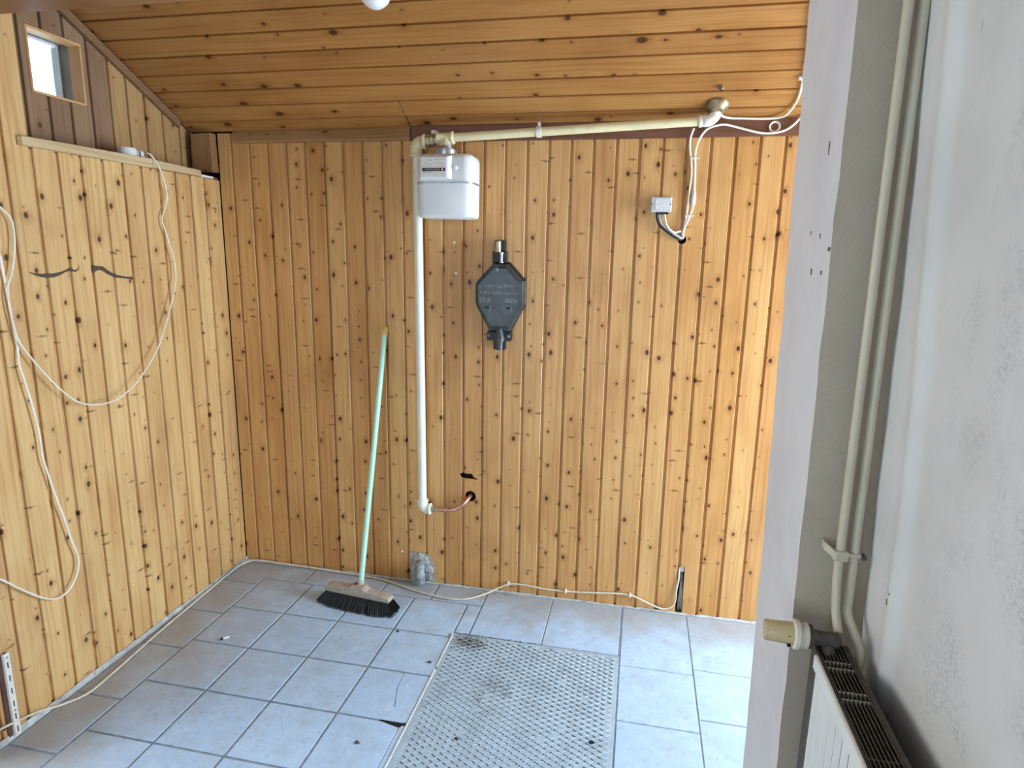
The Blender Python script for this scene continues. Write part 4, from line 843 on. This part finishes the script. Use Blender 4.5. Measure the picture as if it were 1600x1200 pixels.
tv = thing('radiator_valve', (2.25, vy, vz-0.03), 'yellowed thermostatic valve knob at the far end of the radiator', 'valve')
hd_ = MB(); hd_.lathe([(0.012, 0.0), (0.0185, 0.002), (0.0205, 0.006), (0.0215, 0.030), (0.0228, 0.052)], (2.204, vy, vz+0.002), (1, 0, -0.03), 28)
kn = hd_.build('knob', 'knob_beige', tv, smooth=True)
for k in range(14):
    a = 2*math.pi*k/14; cy_, cz_ = vy + 0.0188*math.cos(a), vz+0.002 + 0.0188*math.sin(a)
    MB().box(2.2035, 2.212, cy_-0.0016, cy_+0.0016, cz_-0.0016, cz_+0.0016).build('knob_rib', 'knob_beige', kn)
for a in (0.9, 2.2): MB().box(2.244, 2.251, vy-0.0235*math.cos(0.4) , vy-0.018, vz+0.013-0.014*a, vz+0.019-0.014*a).build('setting_mark', 'black_hole', kn)
MB().lathe([(0.026, 0), (0.0295, 0.003), (0.0295, 0.011), (0.026, 0.014), (0.022, 0.015), (0.022, 0.018), (0.0255, 0.019), (0.0255, 0.028), (0.022, 0.030)], (2.256, vy, vz), (1, 0, -0.03), 28).build('collar', 'knob_white', tv, smooth=True)
vb = MB(); vb.lathe([(0.024, 0), (0.024, 0.006), (0.016, 0.008), (0.014, 0.03), (0.016, 0.055), (0.010, 0.060)], (2.286, vy, vz-0.001), (1, 0, -0.05), 16); vb.lathe([(0.013, 0), (0.013, 0.050)], (2.325, vy+0.005, vz-0.005), (0, -0.5, -0.9), 14)
vb.build('valve_body', 'radiator_dust', tv, smooth=True)
hp = thing('heating_pipe', (2.348, -1.378, 0.82), 'beige painted heating pipe in the corner, the left one of two', 'pipe', 'heating pipes')
MB().tube([(2.330, -1.378, 2.52), (2.335, -1.378, 2.0), (2.342, -1.378, 0.93), (2.346, -1.382, 0.86), (2.347, -1.410, 0.825)], 0.0088, 14).build('pipe_run', 'pipe_paint', hp, smooth=True)
hp2 = thing('heating_pipe', (2.370, -1.378, 0.82), 'beige painted heating pipe in the corner, the right one, bent behind the radiator', 'pipe', 'heating pipes')
MB().tube(smooth_path([(2.355, -1.375, 2.52), (2.361, -1.375, 2.0), (2.365, -1.375, 1.5), (2.370, -1.375, 0.94), (2.370, -1.376, 0.87), (2.371, -1.384, 0.850), (2.379, -1.396, 0.828), (2.388, -1.408, 0.806), (2.390, -1.420, 0.788), (2.384, -1.436, 0.74), (2.384, -1.446, 0.5), (2.384, -1.446, 0.1), (2.384, -1.446, 0.0)], 4), 0.0088, 14).build('pipe_run', 'pipe_paint', hp2, smooth=True)
pc = thing('pipe_clamp', (2.352, -1.372, 0.985), 'beige double pipe clamp holding the two heating pipes', 'pipe clamp')
MB().box(2.327, 2.356, -1.392, -1.366, 0.970, 0.992).build('clamp_band', 'pipe_paint', pc, bevel=0.004)
MB().box(2.356, 2.381, -1.386, -1.364, 0.978, 0.988).build('clamp_band', 'pipe_paint', pc, bevel=0.003)
MB().hexa([(2.312, -1.372, 0.985), (2.329, -1.390, 0.975), (2.329, -1.372, 0.975), (2.312, -1.354, 0.985), (2.312, -1.372, 1.003), (2.329, -1.390, 0.992), (2.329, -1.372, 0.992), (2.312, -1.354, 1.003)]).build('clamp_ear', 'pipe_paint', pc, bevel=0.002)
cb_ = MB(); cb_.lathe([(0.0055, 0), (0.0055, 0.012)], (2.384, -1.388, 0.982), (0, 1, 0), 8); cb_.build('clamp_screw', 'radiator_dust', pc)

# scuff on the right wall and chips on the jamb
sm = MB(); xs_ = xw(0.97) - 0.0135
for (y, z, a, b) in ((-1.474, 0.985, 0.004, 0.010), (-1.479, 0.962, 0.006, 0.009), (-1.476, 0.940, 0.003, 0.008)):
    sm.loft([[(xs_ - e, y + a*k_*math.cos(t_) + 0.001*math.sin(3*t_), z + b*k_*math.sin(t_)) for t_ in [2*math.pi*q/9 for q in range(9)]] for e, k_ in ((-0.004, 1.0), (0.0, 1.0), (0.0012, 0.8))])
tag(sm.build('wall_scuff', 'rusty'), 'brown scuffed scar on the right wall above the radiator', 'scuff')
for (y, z, a, b) in ((-1.338, 1.585, 0.010, 0.005), (-1.27, 1.612, 0.005, 0.007), (-1.20, 1.62, 0.004, 0.006), (-1.23, 1.54, 0.004, 0.008), (-1.30, 1.54, 0.004, 0.005), (-1.27, 1.78, 0.004, 0.014)):
    xj = (xn(z)*(y-Y1) + xf(z)*(Y0-y))/(Y0-Y1) - 0.0002
    MB().loft([[(xj + 0.002 - e, y + a*k_*math.cos(t_) + a*0.25*math.sin(2*t_), z + b*k_*math.sin(t_)) for t_ in [2*math.pi*q/7 for q in range(7)]] for e, k_ in ((0.0, 1.0), (0.0026, 1.0), (0.003, 0.6))]).build('plaster_chip', 'lead_dark', wall_pier)

# ------------------------------------------------------------------ crumbs and dirt
random.seed(31)
def grit(name, spots, label, cat, mat):
    mb = MB()
    for (cx, cy, sx, sy, n, s0, s1) in spots:
        for _ in range(n):
            x = min(max(random.gauss(cx, sx), 0.02), 2.24); y = min(random.gauss(cy, sy), -0.014); s = random.uniform(s0, s1); zz = 0.0012
            P = [(x+s*random.uniform(0.6, 1.3)*math.cos(a), y+s*random.uniform(0.6, 1.3)*math.sin(a)) for a in [2*math.pi*k/5 for k in range(5)]]
            b = len(mb.v); mb.v += [(px, py, zz-0.002) for px, py in P] + [(x+random.uniform(-s, s)*0.3, y+random.uniform(-s, s)*0.3, zz+s*random.uniform(0.5, 1.0))]
            mb.f += [(b+k, b+(k+1) % 5, b+5) for k in range(5)] + [(b+4, b+3, b+2, b+1, b)]
    o = mb.build(name, mat); o['kind'] = 'stuff'; return tag(o, label, cat)
grit('loose_dirt', [(1.300, -0.425, 0.030, 0.022, 700, 0.0012, 0.0042), (1.35, -0.43, 0.022, 0.018, 260, 0.0012, 0.0042), (1.258, -0.42, 0.01, 0.02, 90, 0.0012, 0.004), (1.47, -0.66, 0.030, 0.022, 420, 0.0010, 0.0034), (1.43, -0.74, 0.02, 0.04, 300, 0.0010, 0.0030), (1.52, -0.70, 0.012, 0.012, 120, 0.001, 0.003), (1.40, -0.375, 0.1, 0.004, 60, 0.001, 0.003)], 'dark loose dirt swept onto the corner of the steel tread plate', 'dirt', 'dirt')
grit('floor_crumbs', [(0.7, -0.75, 0.45, 0.4, 160, 0.0006, 0.0022), (2.1, -0.5, 0.2, 0.3, 60, 0.0006, 0.002), (1.3, -0.06, 0.05, 0.02, 60, 0.001, 0.004), (0.3, -0.06, 0.25, 0.015, 60, 0.001, 0.004), (1.36, -0.03, 0.04, 0.008, 50, 0.002, 0.005), (0.06, -0.7, 0.02, 0.35, 80, 0.001, 0.004)], 'scattered crumbs of dirt on the floor tiles', 'dirt', 'dirt_pale')
def pebble(x, y, s, label, mat='dirt'):
    mb = lump(0, 0, s, s*0.8, 0, s*0.8, 10, 3, 0.25)
    mb.v = [(px+x, pz+y, -py+0.0006) for px, py, pz in mb.v]
    return tag(mb.build('dirt_crumb', mat, smooth=True), label, 'crumb')
pebble(0.992, -0.420, 0.0075, 'dark crumb on the tile joint just right of the broom')
pebble(1.190, -0.585, 0.0075, 'dark crumb beside the white edge of the tread plate')
pebble(1.095, -1.03, 0.008, 'dark crumb alone on the tile at the bottom of the picture')
pebble(1.405, -0.945, 0.007, 'black crumb lying on the tread plate left part', 'black_rubber')
cg = thing('plastic_stub', (0.325, -0.63, 0.001), 'small white plastic stub lying on the tile at left', 'litter')
MB().tube([(0.318, -0.640, 0.0055), (0.338, -0.618, 0.0055)], 0.0048, 10).build('stub', 'plastic_white', cg, smooth=True)
MB().tube([(0.316, -0.643, 0.0055), (0.322, -0.636, 0.0055)], 0.0052, 10).build('stub_end', 'black_rubber', cg, smooth=True)

GROUPS = {'white_cable': 'white cables beside the junction box', 'wall_plug': 'small wall plugs', 'dirt_crumb': 'dark crumbs on the floor', 'tar_streak': 'tar streaks on the left wall', 'hanging_cable': 'cables hanging on the left wall'}
for o in scene.objects:
    if '_o' in o: del o['_o']
    b_ = o.name.split('.')[0]
    if o.parent is None and b_ in GROUPS: o['group'] = GROUPS[b_]
